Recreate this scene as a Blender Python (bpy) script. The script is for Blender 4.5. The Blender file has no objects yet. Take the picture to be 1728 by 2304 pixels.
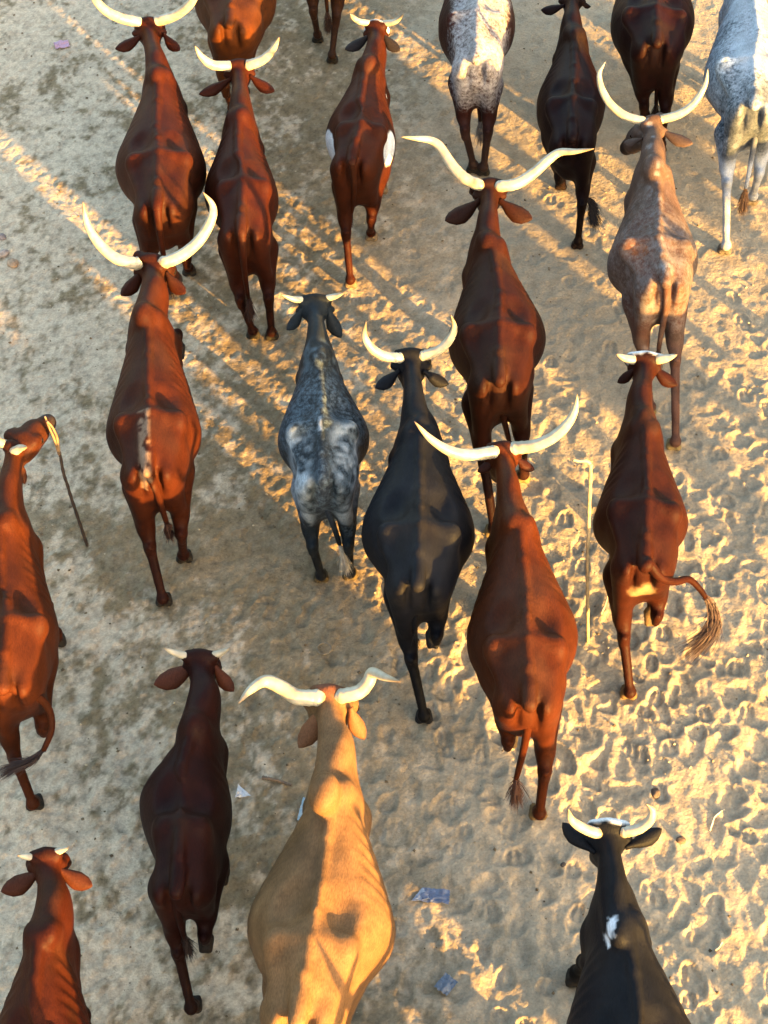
import bpy, math
import numpy as np

# ------------------------------------------------------------------ camera, sky, sun
SC = bpy.context.scene
COL = SC.collection
CAM_H, PITCH, FPX = 9.2, math.radians(50.0), 3890.0        # height, tilt below horizon, focal length in photo pixels
cam_d = bpy.data.cameras.new('camera')
cam_d.sensor_fit = 'VERTICAL'
cam_d.sensor_height = 24.0
cam_d.lens = 24.0 * FPX / 2304.0
cam_d.clip_end = 600
cam = bpy.data.objects.new('camera', cam_d)
cam.location = (0, 0, CAM_H)
cam.rotation_euler = (math.radians(90) - PITCH, 0, 0)
COL.objects.link(cam)
SC.camera = cam

SUN_EL = math.radians(6.2)
SUN_AZ = math.radians(40.0)                                  # sun stands behind the camera, this far round to the right
sdir = np.array([math.sin(SUN_AZ) * math.cos(SUN_EL), -math.cos(SUN_AZ) * math.cos(SUN_EL), math.sin(SUN_EL)])
world = bpy.data.worlds.new('World')
SC.world = world
world.use_nodes = True
wn = world.node_tree.nodes
wl = world.node_tree.links
sky = wn.new('ShaderNodeTexSky')
sky.sky_type = 'NISHITA'
sky.sun_disc = False
sky.sun_elevation = SUN_EL
sky.sun_rotation = math.atan2(sdir[0], sdir[1])
sky.dust_density = 4.0
sky.ozone_density = 1.0
wl.new(sky.outputs[0], wn['Background'].inputs['Color'])
wn['Background'].inputs['Strength'].default_value = 0.15
sun_d = bpy.data.lights.new('sun', 'SUN')
sun_d.energy = 4.0
sun_d.angle = math.radians(0.7)
sun_d.color = (1.0, 0.55, 0.13)
sun = bpy.data.objects.new('sun', sun_d)
from mathutils import Vector
sun.rotation_euler = Vector(sdir).to_track_quat('Z', 'Y').to_euler()
COL.objects.link(sun)
SC.view_settings.view_transform = 'Standard'
SC.view_settings.look = 'None'
SC.view_settings.gamma = 1
SC.view_settings.use_curve_mapping = False
SC.view_settings.exposure = 3.38

CP, SP = math.cos(PITCH), math.sin(PITCH)
def W(px, py, z=0.0):
    """Point of the real place at height z seen at photo pixel px, py."""
    u = (px - 864.0) / FPX
    v = (py - 1152.0) / FPX
    d = np.array([u, CP - v * SP, -SP - v * CP])
    t = (z - CAM_H) / d[2]
    return np.array([0, 0, CAM_H]) + d * t
def mpp(px, py, z):
    p = W(px, py, z)
    return (p[1] * CP + (CAM_H - z) * SP) / FPX              # metres per photo pixel there

# ------------------------------------------------------------------ noise
RNG = np.random.RandomState(7)
def vnoise2(x, y, seed):
    r = np.random.RandomState(seed)
    T = r.rand(256, 256).astype(np.float32)
    xi = np.floor(x).astype(int); yi = np.floor(y).astype(int)
    fx = x - xi; fy = y - yi
    fx = fx * fx * (3 - 2 * fx); fy = fy * fy * (3 - 2 * fy)
    a = T[xi & 255, yi & 255]; b = T[(xi + 1) & 255, yi & 255]
    c = T[xi & 255, (yi + 1) & 255]; d = T[(xi + 1) & 255, (yi + 1) & 255]
    return (a * (1 - fx) + b * fx) * (1 - fy) + (c * (1 - fx) + d * fx) * fy
def fbm2(x, y, seed, octv=4, gain=0.5):
    s = 0; a = 1.0; t = 0
    for o in range(octv):
        s = s + a * vnoise2(x * 2 ** o + 17.3 * o, y * 2 ** o + 5.1 * o, seed + o); t += a; a *= gain
    return s / t
def vnoise3(P, seed):
    r = np.random.RandomState(seed)
    T = r.rand(64, 64, 64).astype(np.float32)
    i = np.floor(P).astype(int); f = P - i; f = f * f * (3 - 2 * f)
    out = 0
    for dx in (0, 1):
        for dy in (0, 1):
            for dz in (0, 1):
                w = (f[:, 0] if dx else 1 - f[:, 0]) * (f[:, 1] if dy else 1 - f[:, 1]) * (f[:, 2] if dz else 1 - f[:, 2])
                out = out + w * T[(i[:, 0] + dx) & 63, (i[:, 1] + dy) & 63, (i[:, 2] + dz) & 63]
    return out
def fbm3(P, seed, octv=3):
    s = 0; a = 1.0; t = 0
    for o in range(octv):
        s = s + a * vnoise3(P * 2 ** o + 9.7 * o, seed + o); t += a; a *= 0.55
    return s / t
def smooth(a, b, x):
    t = np.clip((x - a) / (b - a), 0, 1)
    return t * t * (3 - 2 * t)

# ------------------------------------------------------------------ mesh helpers
def mesh_from(name, V, Q, mat=None, tris=None, smooth_shade=True, col=None):
    V = np.asarray(V, dtype=np.float32)
    me = bpy.data.meshes.new(name)
    Q = np.asarray(Q, dtype=np.int32).reshape(-1, 4)
    T = np.asarray(tris, dtype=np.int32).reshape(-1, 3) if tris is not None else np.zeros((0, 3), np.int32)
    me.vertices.add(len(V)); me.vertices.foreach_set('co', V.ravel())
    nl = Q.size + T.size
    me.loops.add(nl)
    me.loops.foreach_set('vertex_index', np.concatenate([Q.ravel(), T.ravel()]))
    me.polygons.add(len(Q) + len(T))
    ls = np.concatenate([np.arange(len(Q)) * 4, Q.size + np.arange(len(T)) * 3]).astype(np.int32)
    me.polygons.foreach_set('loop_start', ls)
    me.polygons.foreach_set('use_smooth', np.full(len(ls), smooth_shade, dtype=bool))
    me.update(calc_edges=True)
    me.validate()
    if col is not None:
        ca = me.color_attributes.new('coat', 'FLOAT_COLOR', 'POINT')
        c4 = np.ones((len(V), 4), np.float32); c4[:, :3] = col
        ca.data.foreach_set('color', c4.ravel())
    if mat is not None:
        me.materials.append(mat)
    return me
def link(name, me, parent=None, loc=None, rot=None):
    o = bpy.data.objects.new(name, me)
    COL.objects.link(o)
    if parent is not None: o.parent = parent
    if loc is not None: o.location = loc
    if rot is not None: o.rotation_euler = rot
    return o
def tag(o, label=None, cat=None, group=None, kind=None):
    if label: o['label'] = label
    if cat: o['category'] = cat
    if group: o['group'] = group
    if kind: o['kind'] = kind
    return o

def spline(P, n, extra=None):
    """Catmull-Rom through the points of P (and through extra values) -> n samples."""
    P = np.asarray(P, float)
    if extra is not None: P = np.column_stack([P, extra])
    m = len(P)
    if m == 2: P = np.array([P[0], (P[0] + P[1]) / 2, P[1]]); m = 3
    ext = np.vstack([2 * P[0] - P[1], P, 2 * P[-1] - P[-2]])
    t = np.linspace(0, m - 1 - 1e-6, n)
    i = t.astype(int); f = (t - i)[:, None]
    p0, p1, p2, p3 = ext[i], ext[i + 1], ext[i + 2], ext[i + 3]
    return 0.5 * (2 * p1 + (p2 - p0) * f + (2 * p0 - 5 * p1 + 4 * p2 - p3) * f ** 2 + (3 * p1 - p0 - 3 * p2 + p3) * f ** 3)

def tube(P, R, seg=14, flat=None, cap=True):
    """Swept tube. flat: (n) ratio of minor to major axis."""
    P = np.asarray(P, float); n = len(P); R = np.broadcast_to(R, n)
    T = np.gradient(P, axis=0); T /= np.linalg.norm(T, axis=1)[:, None] + 1e-9
    ref = np.array([0.0, 0.0, 1.0]) if abs(T[0][2]) < 0.9 else np.array([1.0, 0, 0])
    V = []; a = np.linspace(0, 2 * math.pi, seg, endpoint=False)
    b = np.cross(T[0], ref); b /= np.linalg.norm(b)
    for k in range(n):
        b = b - T[k] * np.dot(b, T[k]); b /= np.linalg.norm(b) + 1e-9
        c = np.cross(T[k], b)
        f = 1.0 if flat is None else flat[k]
        V.append(P[k] + R[k] * (np.cos(a)[:, None] * b + f * np.sin(a)[:, None] * c))
    V = np.vstack(V); Q = []; Tt = []
    for k in range(n - 1):
        for j in range(seg):
            Q.append((k * seg + j, k * seg + (j + 1) % seg, (k + 1) * seg + (j + 1) % seg, (k + 1) * seg + j))
    if cap:
        V = np.vstack([V, P[0], P[-1]])
        for j in range(seg):
            Tt.append((n * seg, (j + 1) % seg, j))
            Tt.append((n * seg + 1, (n - 1) * seg + j, (n - 1) * seg + (j + 1) % seg))
    return V, np.array(Q), np.array(Tt)

# ------------------------------------------------------------------ smooth implicit bodies
class Field:
    def __init__(s, lo, hi, h):
        s.h = h; s.lo = np.array(lo, float)
        s.n = np.ceil((np.array(hi) - s.lo) / h).astype(int) + 1
        s.ax = [s.lo[k] + h * np.arange(s.n[k]) for k in range(3)]
        s.F = np.full(tuple(s.n), 0.5, np.float32)
    def sl(s, lo, hi):
        out = []
        for k in range(3):
            a = int(max(0, math.floor((lo[k] - s.lo[k]) / s.h))); b = int(min(s.n[k], math.ceil((hi[k] - s.lo[k]) / s.h) + 1))
            if b <= a: return None
            out.append(slice(a, b))
        return tuple(out)
    def grid(s, sl):
        return (s.ax[0][sl[0]][:, None, None].astype(np.float32), s.ax[1][sl[1]][None, :, None].astype(np.float32), s.ax[2][sl[2]][None, None, :].astype(np.float32))
    def blend(s, fn, lo, hi, k, sub=False):
        m = 0.13
        sl = s.sl([lo[0] - m, lo[1] - m, lo[2] - m], [hi[0] + m, hi[1] + m, hi[2] + m])
        if sl is None: return
        b = fn(*s.grid(sl)); a = s.F[sl]
        if sub:
            b = -b
            h = np.clip(0.5 - 0.5 * (b - a) / k, 0, 1)
            s.F[sl] = b * (1 - h) + a * h + k * h * (1 - h)
        else:
            h = np.clip(0.5 + 0.5 * (b - a) / k, 0, 1)
            s.F[sl] = b * (1 - h) + a * h - k * h * (1 - h)
    def cone(s, a, b, ra, rb, k=0.04, sx=1.0, sub=False):
        """Capsule from a to b whose radius goes ra -> rb; sx < 1 squeezes it sideways."""
        a = np.array(a, float); b = np.array(b, float)
        r = max(ra, rb)
        lo = np.minimum(a, b) - r; hi = np.maximum(a, b) + r
        d = b - a; d2 = d.copy(); d2[0] /= sx; L2 = float(np.dot(d2, d2)) + 1e-9
        def fn(x, y, z):
            px = (x - a[0]) / sx; py = y - a[1]; pz = z - a[2]
            t = np.clip((px * d2[0] + py * d2[1] + pz * d2[2]) / L2, 0, 1)
            q = np.sqrt((px - t * d2[0]) ** 2 + (py - t * d2[1]) ** 2 + (pz - t * d2[2]) ** 2) - (ra + (rb - ra) * t)
            return q * (0.5 + 0.5 * sx)
        s.blend(fn, lo, hi, k, sub)
    def ell(s, c, r, k=0.04, sub=False, rz=0.0, rx=0.0):
        c = np.array(c, float); R = max(r)
        cz, sz = math.cos(rz), math.sin(rz); cx, sx_ = math.cos(rx), math.sin(rx)
        def fn(x, y, z):
            X = x - c[0]; Y = y - c[1]; Z = z - c[2]
            X, Y = X * cz + Y * sz, -X * sz + Y * cz
            Y, Z = Y * cx + Z * sx_, -Y * sx_ + Z * cx
            k0 = np.sqrt((X / r[0]) ** 2 + (Y / r[1]) ** 2 + (Z / r[2]) ** 2)
            k1 = np.sqrt((X / r[0] ** 2) ** 2 + (Y / r[1] ** 2) ** 2 + (Z / r[2] ** 2) ** 2) + 1e-6
            return k0 * (k0 - 1) / k1
        s.blend(fn, c - R, c + R, k, sub)
    def mesh(s):
        F = s.F; sg = F < 0
        nx, ny, nz = F.shape
        C = [(i, j, k) for i in (0, 1) for j in (0, 1) for k in (0, 1)]
        cnt = np.zeros((nx - 1, ny - 1, nz - 1), np.int8)
        for (i, j, k) in C:
            cnt += sg[i:nx - 1 + i, j:ny - 1 + j, k:nz - 1 + k]
        act = (cnt > 0) & (cnt < 8)
        I = np.argwhere(act)
        idx = np.full(act.shape, -1, np.int32); idx[act] = np.arange(len(I))
        val = {c: F[I[:, 0] + c[0], I[:, 1] + c[1], I[:, 2] + c[2]] for c in C}
        S = np.zeros((len(I), 3)); N = np.zeros(len(I))
        for c in C:
            for ax in range(3):
                if c[ax] == 0:
                    d = list(c); d[ax] = 1; d = tuple(d)
                    a = val[c]; b = val[d]; m = (a < 0) != (b < 0)
                    t = np.where(m, a / np.where(m, a - b, 1), 0)
                    p = np.zeros((len(I), 3)) + np.array(c, float); p[:, ax] += t
                    S[m] += p[m]; N[m] += 1
        V = (I + S / N[:, None]) * s.h + s.lo
        Q = []
        for ax in range(3):
            b1, b2 = [(1, 2), (2, 0), (0, 1)][ax]
            a0 = [slice(None)] * 3; a1 = [slice(None)] * 3
            a0[ax] = slice(0, -1); a1[ax] = slice(1, None)
            m = sg[tuple(a0)] != sg[tuple(a1)]
            E = np.argwhere(m)
            ok = (E[:, b1] > 0) & (E[:, b2] > 0) & (E[:, b1] < F.shape[b1] - 1) & (E[:, b2] < F.shape[b2] - 1)
            E = E[ok]
            def at(o1, o2):
                e = E.copy(); e[:, b1] += o1; e[:, b2] += o2
                return idx[e[:, 0], e[:, 1], e[:, 2]]
            q = np.stack([at(-1, -1), at(0, -1), at(0, 0), at(-1, 0)], 1)
            ins = sg[E[:, 0], E[:, 1], E[:, 2]]
            q[~ins] = q[~ins][:, ::-1]
            Q.append(q)
        return V, np.vstack(Q)

# ------------------------------------------------------------------ materials
def new_mat(name):
    m = bpy.data.materials.new(name); m.use_nodes = True
    nt = m.node_tree
    return m, nt, nt.nodes, nt.links, nt.nodes['Principled BSDF']
def mat_coat():
    m, nt, n, l, b = new_mat('short_hair_coat')
    at = n.new('ShaderNodeAttribute'); at.attribute_name = 'coat'
    tc = n.new('ShaderNodeTexCoord')
    mp = n.new('ShaderNodeMapping'); mp.inputs['Scale'].default_value = (150, 48, 110)
    l.new(tc.outputs['Object'], mp.inputs[0])
    n1 = n.new('ShaderNodeTexNoise'); n1.inputs['Scale'].default_value = 1.0; n1.inputs['Detail'].default_value = 4
    l.new(mp.outputs[0], n1.inputs['Vector'])
    n2 = n.new('ShaderNodeTexNoise'); n2.inputs['Scale'].default_value = 9.0; n2.inputs['Detail'].default_value = 5
    l.new(tc.outputs['Object'], n2.inputs['Vector'])
    mul = n.new('ShaderNodeMath'); mul.operation = 'MULTIPLY'
    r1 = n.new('ShaderNodeMapRange'); r1.inputs[1].default_value = .25; r1.inputs[2].default_value = .75; r1.inputs[3].default_value = 0.74; r1.inputs[4].default_value = 1.26
    r2 = n.new('ShaderNodeMapRange'); r2.inputs[1].default_value = .3; r2.inputs[2].default_value = .7; r2.inputs[3].default_value = 0.78; r2.inputs[4].default_value = 1.2
    l.new(n1.outputs[0], r1.inputs[0]); l.new(n2.outputs[0], r2.inputs[0])
    l.new(r1.outputs[0], mul.inputs[0]); l.new(r2.outputs[0], mul.inputs[1])
    mx = n.new('ShaderNodeVectorMath'); mx.operation = 'SCALE'
    ar = n.new('ShaderNodeAttribute'); ar.attribute_name = 'roan'
    n3 = n.new('ShaderNodeTexNoise'); n3.inputs['Scale'].default_value = 34.0; n3.inputs['Detail'].default_value = 7; n3.inputs['Roughness'].default_value = .7
    l.new(tc.outputs['Object'], n3.inputs['Vector'])
    r3 = n.new('ShaderNodeMapRange'); r3.inputs[1].default_value = .32; r3.inputs[2].default_value = .68; r3.inputs[3].default_value = 1; r3.inputs[4].default_value = 0
    l.new(n3.outputs[0], r3.inputs[0])
    dlt = n.new('ShaderNodeMath'); dlt.operation = 'SUBTRACT'; l.new(ar.outputs['Alpha'], dlt.inputs[0]); l.new(r3.outputs[0], dlt.inputs[1])
    gain = n.new('ShaderNodeMath'); gain.operation = 'MULTIPLY_ADD'; gain.inputs[1].default_value = 1.25; gain.inputs[2].default_value = .5; gain.use_clamp = True
    l.new(dlt.outputs[0], gain.inputs[0])
    has = n.new('ShaderNodeMath'); has.operation = 'MULTIPLY'; l.new(gain.outputs[0], has.inputs[0])
    gt = n.new('ShaderNodeMapRange'); gt.inputs[1].default_value = 0; gt.inputs[2].default_value = .12; l.new(ar.outputs['Alpha'], gt.inputs[0]); l.new(gt.outputs[0], has.inputs[1])
    mr = n.new('ShaderNodeMix'); mr.data_type = 'RGBA'
    l.new(has.outputs[0], mr.inputs[0]); l.new(at.outputs['Color'], mr.inputs[6]); l.new(ar.outputs['Color'], mr.inputs[7])
    l.new(mr.outputs[2], mx.inputs[0]); l.new(mul.outputs[0], mx.inputs['Scale'])
    l.new(mx.outputs[0], b.inputs['Base Color'])
    b.inputs['Roughness'].default_value = 0.54
    b.inputs['Specular IOR Level'].default_value = 0.06
    b.inputs['Sheen Weight'].default_value = 0.0
    b.inputs['Sheen Roughness'].default_value = 0.4
    bp = n.new('ShaderNodeBump'); bp.inputs['Strength'].default_value = 0.6; bp.inputs['Distance'].default_value = 0.004
    l.new(n1.outputs[0], bp.inputs['Height'])
    bp2 = n.new('ShaderNodeBump'); bp2.inputs['Strength'].default_value = 0.5; bp2.inputs['Distance'].default_value = 0.008
    l.new(n2.outputs[0], bp2.inputs['Height']); l.new(bp.outputs[0], bp2.inputs['Normal'])
    l.new(bp2.outputs[0], b.inputs['Normal'])
    return m
def mat_horn():
    m, nt, n, l, b = new_mat('horn')
    at = n.new('ShaderNodeAttribute'); at.attribute_name = 'coat'
    tc = n.new('ShaderNodeTexCoord')
    n1 = n.new('ShaderNodeTexNoise'); n1.inputs['Scale'].default_value = 22; n1.inputs['Detail'].default_value = 6
    l.new(tc.outputs['Object'], n1.inputs['Vector'])
    r = n.new('ShaderNodeMapRange'); r.inputs[1].default_value = .3; r.inputs[2].default_value = .7; r.inputs[3].default_value = .72; r.inputs[4].default_value = 1.12
    l.new(n1.outputs[0], r.inputs[0])
    mx = n.new('ShaderNodeVectorMath'); mx.operation = 'SCALE'
    l.new(at.outputs['Color'], mx.inputs[0]); l.new(r.outputs[0], mx.inputs['Scale'])
    l.new(mx.outputs[0], b.inputs['Base Color'])
    b.inputs['Roughness'].default_value = 0.42
    bp = n.new('ShaderNodeBump'); bp.inputs['Strength'].default_value = 0.4; bp.inputs['Distance'].default_value = 0.004
    l.new(n1.outputs[0], bp.inputs['Height']); l.new(bp.outputs[0], b.inputs['Normal'])
    return m
def mat_plain(name, color, rough=0.6, vary=0.25, scale=30, bump=0.3, metallic=0.0):
    m, nt, n, l, b = new_mat(name)
    tc = n.new('ShaderNodeTexCoord')
    n1 = n.new('ShaderNodeTexNoise'); n1.inputs['Scale'].default_value = scale; n1.inputs['Detail'].default_value = 5
    l.new(tc.outputs['Object'], n1.inputs['Vector'])
    r = n.new('ShaderNodeMapRange'); r.inputs[1].default_value = .3; r.inputs[2].default_value = .7; r.inputs[3].default_value = 1 - vary; r.inputs[4].default_value = 1 + vary
    l.new(n1.outputs[0], r.inputs[0])
    mx = n.new('ShaderNodeVectorMath'); mx.operation = 'SCALE'; mx.inputs[0].default_value = [.62 * q for q in color]
    l.new(r.outputs[0], mx.inputs['Scale']); l.new(mx.outputs[0], b.inputs['Base Color'])
    b.inputs['Roughness'].default_value = rough; b.inputs['Metallic'].default_value = metallic
    bp = n.new('ShaderNodeBump'); bp.inputs['Strength'].default_value = bump; bp.inputs['Distance'].default_value = 0.004
    l.new(n1.outputs[0], bp.inputs['Height']); l.new(bp.outputs[0], b.inputs['Normal'])
    return m
def mat_ground():
    m, nt, n, l, b = new_mat('trampled_sand')
    at = n.new('ShaderNodeAttribute'); at.attribute_name = 'coat'
    tc = n.new('ShaderNodeTexCoord')
    def noise(s, d=6, rough=.6):
        k = n.new('ShaderNodeTexNoise'); k.inputs['Scale'].default_value = s; k.inputs['Detail'].default_value = d; k.inputs['Roughness'].default_value = rough
        l.new(tc.outputs['Object'], k.inputs['Vector']); return k
    n1 = noise(60, 6, .7); n2 = noise(9, 5)
    r = n.new('ShaderNodeMapRange'); r.inputs[1].default_value = .3; r.inputs[2].default_value = .7; r.inputs[3].default_value = .76; r.inputs[4].default_value = 1.2
    l.new(n1.outputs[0], r.inputs[0])
    r2 = n.new('ShaderNodeMapRange'); r2.inputs[1].default_value = .3; r2.inputs[2].default_value = .7; r2.inputs[3].default_value = .85; r2.inputs[4].default_value = 1.15
    l.new(n2.outputs[0], r2.inputs[0])
    mu = n.new('ShaderNodeMath'); mu.operation = 'MULTIPLY'; l.new(r.outputs[0], mu.inputs[0]); l.new(r2.outputs[0], mu.inputs[1])
    mx = n.new('ShaderNodeVectorMath'); mx.operation = 'SCALE'
    l.new(at.outputs['Color'], mx.inputs[0]); l.new(mu.outputs[0], mx.inputs['Scale'])
    l.new(mx.outputs[0], b.inputs['Base Color'])
    b.inputs['Roughness'].default_value = 0.95; b.inputs['Specular IOR Level'].default_value = 0.15
    n3 = noise(34, 8, .65)
    bp = n.new('ShaderNodeBump'); bp.inputs['Strength'].default_value = 1.0; bp.inputs['Distance'].default_value = 0.014
    l.new(n3.outputs[0], bp.inputs['Height']); 
    l.new(bp.outputs[0], b.inputs['Normal'])
    return m
M_COAT, M_HORN, M_GROUND = mat_coat(), mat_horn(), mat_ground()
M_HAIR = mat_horn(); M_HAIR.name = 'tail_hair'; M_HAIR.node_tree.nodes['Principled BSDF'].inputs['Roughness'].default_value = .75
M_EYE = mat_plain('dark_eye', (0.01, 0.007, 0.005), 0.15, 0.1, 5, 0)

# ------------------------------------------------------------------ the ground
def ground_axis(lo, hi, step, far, ratio=1.25):
    a = list(np.arange(lo, hi + 1e-6, step)); s = step
    left = []; x = lo
    while x > -far: s *= ratio; x -= s; left.append(x)
    s = step; right = []; x = a[-1]
    while x < far: s *= ratio; x += s; right.append(x)
    return np.array(left[::-1] + a + right)
GS = 0.014
gx = ground_axis(-3.9, 4.6, GS, 300); gy = ground_axis(3.2, 15.2, GS, 300)
GX, GY = np.meshgrid(gx, gy, indexing='ij')
def build_ground():
    X, Y = GX, GY
    rough_l = smooth(0.9, -1.6, X)                           # left side: clotted, dung-stained sand
    up = smooth(8.0, 11.0, Y) * smooth(-1.0, 1.0, X)         # far right: smoother, drifted
    near_r = smooth(8.4, 6.2, Y) * smooth(-0.8, 0.8, X)
    h = 0.040 * (fbm2(X * 1.3, Y * 1.1, 11, 3) - .5) + 0.030 * (fbm2(X * 4.6, Y * 3.2, 21, 3) - .5) * (1 - .35 * up)
    h += 0.012 * (fbm2(X * 13, Y * 7.5, 101, 2) - .5) * (1 - .4 * up)
    wx = .065 * (fbm2(X * 9, Y * 8, 81, 3) - .5) * 2; wy = .065 * (fbm2(X * 9, Y * 8, 91, 3) - .5) * 2
    ridge = 1 - np.abs(fbm2(X * 5.2, Y * 3.0, 41, 2) * 2 - 1)
    h += 0.013 * (fbm2(X * 18, Y * 15, 31, 3) - .5) * (1 + 1.6 * rough_l)
    clod = fbm2(X * 26, Y * 22, 191, 2); h += .012 * smooth(.56, .68, clod) * (.25 + rough_l)
    h += (0.010 + 0.016 * near_r) * (ridge - .7)
    ridge2 = 1 - np.abs(fbm2(X * 13 + .6 * wx * 20, Y * 5.5, 141, 2) * 2 - 1)
    h += (0.006 + 0.009 * near_r) * (ridge2 - .7)
    R = np.random.RandomState(5)
    track = np.zeros_like(h)
    N = 4200
    px = R.uniform(-3.8, 4.5, N); py = R.uniform(3.3, 15, N)
    for i in range(N):
        cx, cy = px[i], py[i]
        ang = R.normal(0, 0.45); L = R.uniform(.042, .068); Wd = R.uniform(.034, .050)
        nr = (1 - np.clip((cy - 6.5) / 3, 0, 1)) * np.clip((cx + .8) / 1.6, 0, 1)
        far = np.clip((cy - 8) / 3, 0, 1) * np.clip(cx + .8, 0, 1)
        dep = R.uniform(.004, .019) * (1.0 + 0.5 * nr) * (1 - .45 * far)
        if R.rand() < .5 and nr > .3: L *= 1.5
        sharp = R.uniform(.18, .5)
        r = 0.22
        i0, i1 = np.searchsorted(gx, [cx - r, cx + r]); j0, j1 = np.searchsorted(gy, [cy - r, cy + r])
        if i1 - i0 < 3 or j1 - j0 < 3: continue
        x = X[i0:i1, j0:j1] - cx + wx[i0:i1, j0:j1]; y = Y[i0:i1, j0:j1] - cy + wy[i0:i1, j0:j1]
        ca, sa = math.cos(ang), math.sin(ang)
        u = x * ca + y * sa; v = -x * sa + y * ca
        vl = np.clip(v / L, -1.5, 1.5); wv = Wd * (1 - .18 * vl)
        d = ((np.abs(u) / wv) ** 2.4 + (np.abs(v) / L) ** 2.4) ** (1 / 2.4)
        m = smooth(1.0 + sharp, 1.0 - sharp, d)
        cloven = np.exp(-(u / .012) ** 2) * smooth(1.0, .2, np.abs(v) / L) * .4 * R.rand()
        rim = np.exp(-((d - 1.35) / .25) ** 2) * R.uniform(.1, .7)
        sub = h[i0:i1, j0:j1]
        base = sub.mean()
        tgt = base - dep * (1 - cloven) + .45 * (sub - base) + .5 * dep * vl
        h[i0:i1, j0:j1] = sub * (1 - m) + tgt * m + rim * dep * .5
        track[i0:i1, j0:j1] = np.maximum(track[i0:i1, j0:j1] * (1 - m), m)
    edge = smooth(-3.7, -3.3, X) * smooth(4.4, 4.0, X) * smooth(3.3, 3.6, Y) * smooth(15.0, 14.2, Y)
    # the clearest cloven prints, pressed last
    Nh = 380
    hx = R.uniform(-3.2, 3.6, Nh); hy = R.uniform(3.5, 13, Nh)
    for i in range(Nh):
        cx, cy = hx[i], hy[i]
        want = np.clip((cx + .6) / 1.4, .25, 1) * np.clip(1.5 - (cy - 5.5) / 6, .3, 1)
        if R.rand() > want: continue
        ang = R.normal(0, .18); L = R.uniform(.044, .064); Wd = R.uniform(.035, .047); dep = R.uniform(.018, .034) * (.5 + .5 * want)
        r = .17
        i0, i1 = np.searchsorted(gx, [cx - r, cx + r]); j0, j1 = np.searchsorted(gy, [cy - r, cy + r])
        if i1 - i0 < 3 or j1 - j0 < 3: continue
        x = X[i0:i1, j0:j1] - cx + .12 * wx[i0:i1, j0:j1]; y = Y[i0:i1, j0:j1] - cy + .12 * wy[i0:i1, j0:j1]
        ca, sa = math.cos(ang), math.sin(ang)
        u = x * ca + y * sa; v = -x * sa + y * ca
        vl = np.clip(v / L, -1.5, 1.5); wv = Wd * (1 - .22 * vl)
        d = ((np.abs(u) / wv) ** 2.6 + (np.abs(v) / L) ** 2.6) ** (1 / 2.6)
        m = smooth(1.18, .88, d)
        cloven = np.exp(-((u + .004) / .011) ** 2) * smooth(-1.1, -.2, vl) * .85
        rim = np.exp(-((d - 1.30) / .17) ** 2) * (.45 + .35 * vl)
        sub = h[i0:i1, j0:j1]; base = sub.mean()
        h[i0:i1, j0:j1] = sub * (1 - m) + (base - dep * (1 - cloven) + .15 * (sub - base)) * m + rim * dep * .55
    h = h * (0.03 + .72 * edge) * (1 - (.35 + .30 * smooth(6.5, 9.5, Y)) * rough_l * edge) * (1 - .35 * up)
    # sand colours: damp brown dung stains on pale grey-tan sand, some shade painted in
    st = fbm2(X * 2.8 + 3, Y * 2.4, 51, 5, .62)
    st2 = fbm2(X * 12, Y * 9, 61, 4, .6)
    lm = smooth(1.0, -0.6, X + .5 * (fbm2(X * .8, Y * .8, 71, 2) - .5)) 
    band = np.exp(-((X - (-.35)) / .9) ** 2) * .34 + np.exp(-((Y - (7.0 - .25 * X)) / .35) ** 2) * .36 - .05 * smooth(-1.2, -2.2, X) * smooth(1.8, -1.5, X)  # browner middle; the diagonal strip paints in a long cast shadow
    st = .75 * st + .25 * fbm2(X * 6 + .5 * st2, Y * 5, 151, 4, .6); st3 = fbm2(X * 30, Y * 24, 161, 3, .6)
    stain_shade = smooth(.50, .66, .46 * st + .38 * st2 + .16 * st3 + .055 * lm + band * .5 - .02) * (0.25 + .75 * lm)
    pale = np.array([0.48, 0.380, 0.262]); pale_r = np.array([0.34, 0.272, 0.182]); brown = np.array([0.150, 0.105, 0.050])
    base = pale + (pale_r - pale) * smooth(-.6, 1.2, X)[..., None]
    c = base + (brown - base) * (stain_shade * (.55 + .4 * st2))[..., None]
    c = c * (1 - (.20 * smooth(.52, .66, st3) + .16 * smooth(.55, .7, fbm2(X * 55, Y * 45, 171, 2))) * (.35 + .65 * lm))[..., None] * (1.04 + .12 * (fbm2(X * 1.1, Y * 1.1, 181, 2) - .5))[..., None]  # fine dark speckle paints in the shade between small clods
    c = c * (1 - .06 * track[..., None])
    n0, n1 = h.shape
    V = np.stack([X, Y, h], -1).reshape(-1, 3)
    ii = np.arange((n0 - 1) * (n1 - 1)); a = (ii // (n1 - 1)) * n1 + ii % (n1 - 1)
    Q = np.stack([a, a + n1, a + n1 + 1, a + 1], 1)
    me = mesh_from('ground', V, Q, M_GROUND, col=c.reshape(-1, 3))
    o = link('ground', me)
    tag(o, kind='structure')
    return h
GH = build_ground()
def gz(x, y):
    i = min(max(np.searchsorted(gx, x), 1), len(gx) - 1); j = min(max(np.searchsorted(gy, y), 1), len(gy) - 1)
    return float(GH[i, j])

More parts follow.
